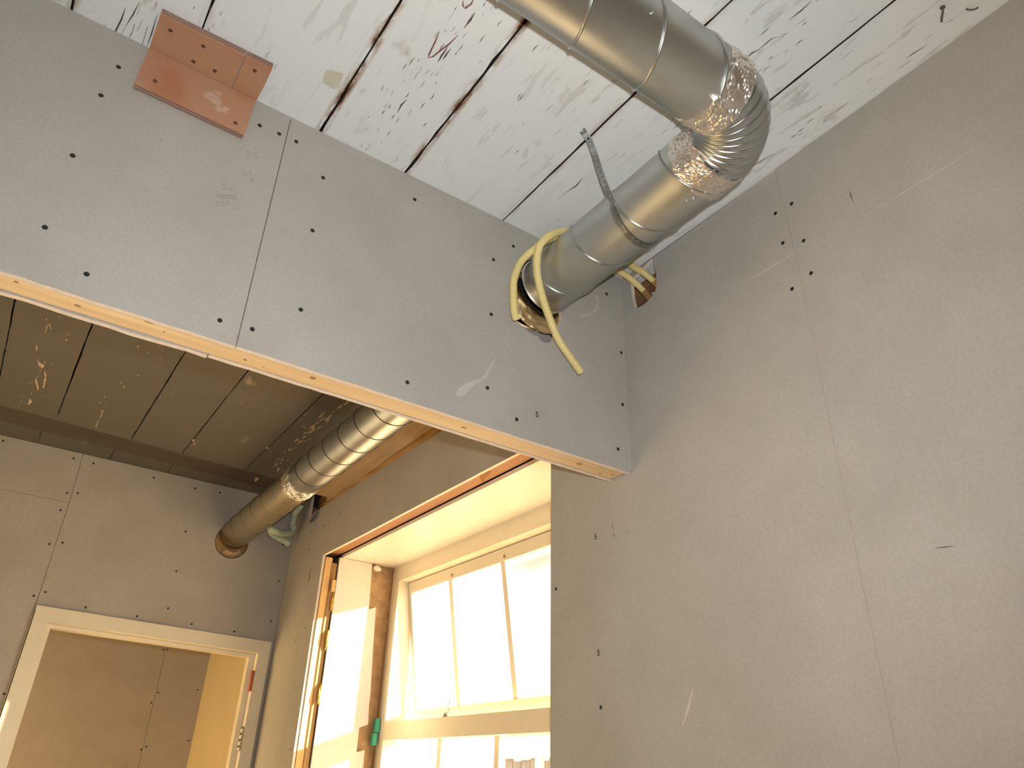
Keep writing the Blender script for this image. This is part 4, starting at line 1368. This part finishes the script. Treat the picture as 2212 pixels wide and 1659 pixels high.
# ------------------------------------------------------------------ pale green tube in the far corner
mint = tag(empty('green_hose'), 'limp pale green corrugated hose dangling in the corner beside the far duct', 'hose')
pts = spline(MINT, 0.003)
bm = bmesh.new()
tube(bm, pts, lambda i: 0.0185 * (1.0, 0.97, 0.92, 0.92, 0.97)[i % 5] * (1 + 0.12 * noise.noise(Vector((i * 0.06, 3, 1)))), 12)
obj('hose_body', bm, M['mint'], mint, True)

# ------------------------------------------------------------------ red-brown plywood covers
PT = 0.018


def ply(name_label, corners, n_in, n_thick, holes, edge_faces=True):
    """corners: outer face loop (4 points). n_in: push-back vector of the whole thickness, in layers."""
    o = empty('plywood_cover')
    layers = 5
    nv = Vector(n_in)
    bm = bmesh.new()
    slab(bm, [corners], nv * 0.22, 0, 0, 0)
    obj('face_ply', bm, M['redply'], o)
    for k in range(1, layers):
        f0 = 0.22 + 0.78 * (k - 1) / (layers - 1)
        f1 = 0.22 + 0.78 * k / (layers - 1)
        c = sum((Vector(p) for p in corners), Vector()) / len(corners)
        ins = 0.0012 if k % 2 else 0.0
        cr = [tuple(Vector(p) + (c - Vector(p)).normalized() * ins + nv * f0) for p in corners]
        bm = bmesh.new()
        slab(bm, [cr], nv * (f1 - f0) * 0.96, 0, 0, 0)
        obj('core_ply', bm, M['ply_dark'] if k % 2 else M['ply_edge'], o)
    for h in holes:
        screw(o, h, -nv, 0.0048, M['plyscrew'], 'sunk_screw')
    tag(o, name_label, 'plywood')
    return o


zf = ZC - PT
yfa = YB - PT
xl, xs, xr = -0.061, 0.1128, 0.1715
ply('large red brown plywood cover screwed to the white ceiling boards at the header wall',
    [(xl, 1.2390, zf), (xs - 0.0008, 1.2355, zf), (xs + 0.0012, YB - 0.001, zf), (xl - 0.001, YB - 0.001, zf)], (0, 0, PT - 0.0006), None,
    [(-0.035, 1.268, zf), (0.032, 1.266, zf), (0.025, 1.318, zf), (0.07, 1.315, zf)])
ply('narrow strip of red brown plywood on the ceiling, right of the large cover',
    [(xs + 0.0008, 1.2355, zf), (xr, 1.2340, zf), (xr + 0.001, 1.29, zf), (xr - 0.001, YB - 0.001, zf), (xs + 0.0028, YB - 0.001, zf)], (0, 0, PT - 0.0006), None,
    [(0.142, 1.262, zf)])
ply('red brown plywood cover with plaster smears on the header wall, below the ceiling piece',
    [(xl - 0.003, yfa, 2.929), (0.1655, yfa, 2.9265), (0.170, yfa, zf - 0.0015), (xl - 0.001, yfa, zf - 0.0015)], (0, PT - 0.0006, 0), None,
    [(-0.030, yfa, 2.960), (0.142, yfa, 2.948)])
pw = [o for o in COL.objects if o.name.startswith('plywood_cover')][-1]
bm = bmesh.new()
random.seed(5)
for (cx, cz, w, h, k) in ((0.085, 2.985, 0.020, 0.016, 9), (0.105, 2.965, 0.016, 0.012, 7), (0.090, 3.008, 0.012, 0.006, 5), (0.115, 2.975, 0.010, 0.012, 5)):
    pp = []
    for q in range(k):
        t = 2 * PI * q / k
        s = random.uniform(0.55, 1.15)
        pp.append((cx + w * s * math.cos(t), yfa, cz + h * s * math.sin(t)))
    patch(bm, pp, (0, -1, 0), random.uniform(0.0003, 0.0006))
obj('plaster_smear', bm, plain('dried_plaster_smear', (186, 150, 128), 0.85, 0, 0.12, 60), pw)

# ------------------------------------------------------------------ bits and pieces
o = tag(empty('bent_nail'), 'bent nail hooked from the white ceiling, the larger of the pair at the top right', 'nail')
x, y, z = NAILS[0]
bm = bmesh.new()
tube(bm, spline([(x + 0.010, y + 0.006, ZC + 0.002), (x + 0.012, y + 0.010, ZC - 0.010), (x + 0.002, y + 0.006, ZC - 0.016), (x - 0.010, y - 0.004, ZC - 0.012), (x - 0.012, y - 0.006, ZC - 0.006)], 0.002), 0.0022, 8)
obj('shank', bm, M['mark'], o, True)
bm = bmesh.new()
tube(bm, [(x - 0.0118, y - 0.006, ZC - 0.0075), (x - 0.0124, y - 0.0065, ZC - 0.0045)], 0.005, 10)
obj('nail_head', bm, M['mark'], o)
o = tag(empty('bent_nail'), 'small bent nail in the white ceiling, nearer the right wall of the pair', 'nail')
x, y, z = NAILS[1]
bm = bmesh.new()
tube(bm, spline([(x - 0.004, y + 0.010, ZC + 0.002), (x - 0.003, y + 0.006, ZC - 0.006), (x + 0.002, y - 0.002, ZC - 0.009), (x + 0.005, y - 0.007, ZC - 0.007)], 0.002), 0.0018, 8)
obj('shank', bm, M['mark'], o, True)

bm = bmesh.new()
bmesh.ops.create_icosphere(bm, subdivisions=3, radius=0.018)
for v in bm.verts:
    k = 1 + 0.35 * noise.noise(v.co * 60)
    v.co = Vector((v.co.x * 1.15, v.co.y * 0.9, v.co.z * 0.8)) * k + Vector(FOAM_LUMP[0])
tag(obj('foam_lump', bm, M['foam'], None, True), 'white lump of cured foam in the top corner of the window reveal', 'foam')

a = Vector(TEAL[0])
b = Vector(TEAL[2])
bm = bmesh.new()
d = (b - a)
for q0, q1, w in ((0.0, 0.52, 0.0105), (0.55, 1.0, 0.0105)):
    s, e = a + d * q0, a + d * q1
    box(bm, (s.x - w, s.y, e.z), (s.x + w, s.y + 0.028, s.z))
bmesh.ops.bevel(bm, geom=bm.edges[:], offset=0.002, segments=2, affect='EDGES')
tag(obj('packer_block', bm, M['teal']), 'turquoise plastic packer wedged beside the window frame', 'packer')

for i, (p, lab) in enumerate(zip((TUFTS[0], TUFTS[3], TUFTS[5]), ('ochre tuft of insulation at the top of the gap beside the window reveal', 'yellow tuft of insulation half way down the gap beside the reveal', 'lowest orange tuft of insulation in the gap beside the reveal'))):
    bm = bmesh.new()
    bmesh.ops.create_icosphere(bm, subdivisions=3, radius=0.02)
    for v in bm.verts:
        k = 1 + 0.7 * noise.noise(v.co * 110 + Vector((i * 3, 0, 0)))
        v.co = Vector((v.co.x * 0.30, v.co.y * 0.30, v.co.z * 1.9)) * k + Vector((1.380, 3.5385, p[2]))
    tag(obj('insulation_tuft', bm, M['wool'], None), lab, 'insulation')
for (z0, z1, lab) in ((2.52, 2.575, 'small wooden shim in the gap beside the window reveal, under the head'),):
    bm = bmesh.new()
    box(bm, (1.362, 3.528, z0), (1.380, 3.5445, z1))
    bmesh.ops.bevel(bm, geom=bm.edges[:], offset=0.001, segments=1, affect='EDGES')
    tag(obj('wooden_shim', bm, M['pine_z']), lab, 'shim')

# ================================================================== OUTSIDE
bm = bmesh.new()
box(bm, (1.9, -14, -0.6), (30, 30, -0.5))
tag(obj('ground', bm, M['ground']), 'pale yard outside the window', 'ground', kind='structure')
fence = tag(empty('garden_fence'), 'grey board fence with white top rail and posts outside the window', 'fence')
FX = 5.2
for i in range(30):
    y = 3.0 + i * 0.16
    bm = bmesh.new()
    box(bm, (FX, y, -0.5), (FX + 0.02, y + 0.148, 2.05 + 0.015 * math.sin(i * 2.3)))
    obj('fence_board', bm, M['fence_grey'], fence)
bm = bmesh.new()
box(bm, (FX - 0.05, 3.0, 2.07), (FX + 0.06, 7.8, 2.17))
obj('top_rail', bm, M['paint_out'], fence)
for i in range(7):
    y = 3.0 + i * 0.78
    bm = bmesh.new()
    box(bm, (FX - 0.07, y, -0.5), (FX - 0.002, y + 0.07, 2.069))
    obj('post', bm, M['paint_out'], fence)
house = tag(empty('neighbour_house'), 'pale rendered house with a slate roof across the yard', 'house')
EH = 6.87
bm = bmesh.new()
box(bm, (11, 4.0, -0.5), (17, 15.5, EH))
obj('house_wall', bm, M['render_out'], house)
bm = bmesh.new()
hexa(bm, [(10.7, 3.8, EH + .001), (17.3, 3.8, EH + .001), (17.3, 15.7, EH + .001), (10.7, 15.7, EH + .001), (13.9, 3.8, EH + 2), (14.1, 3.8, EH + 2), (14.1, 15.7, EH + 2), (13.9, 15.7, EH + 2)])
obj('house_roof', bm, M['tiles_out'], house)
bm = bmesh.new()
tube(bm, [(10.63, 3.8, EH - 0.02), (10.63, 9.6, EH - 0.02), (10.63, 15.7, EH - 0.02)], 0.10, 10)
tag(obj('gutter', bm, plain('grey_gutter', (176, 168, 174), 0.6), house), 'grey eaves gutter')
for y in (5.4, 9.0, 12.6):
    for z in (0.7, 3.4):
        bm = bmesh.new()
        box(bm, (10.96, y, z), (11.0, y + 1.1, z + 1.2))
        fr = obj('house_window', bm, M['paint_out'], house)
        bm = bmesh.new()
        box(bm, (10.945, y + 0.08, z + 0.08), (10.959, y + 1.02, z + 1.12))
        obj('house_pane', bm, plain('house_net_curtain', (214, 212, 208), 0.5), fr)
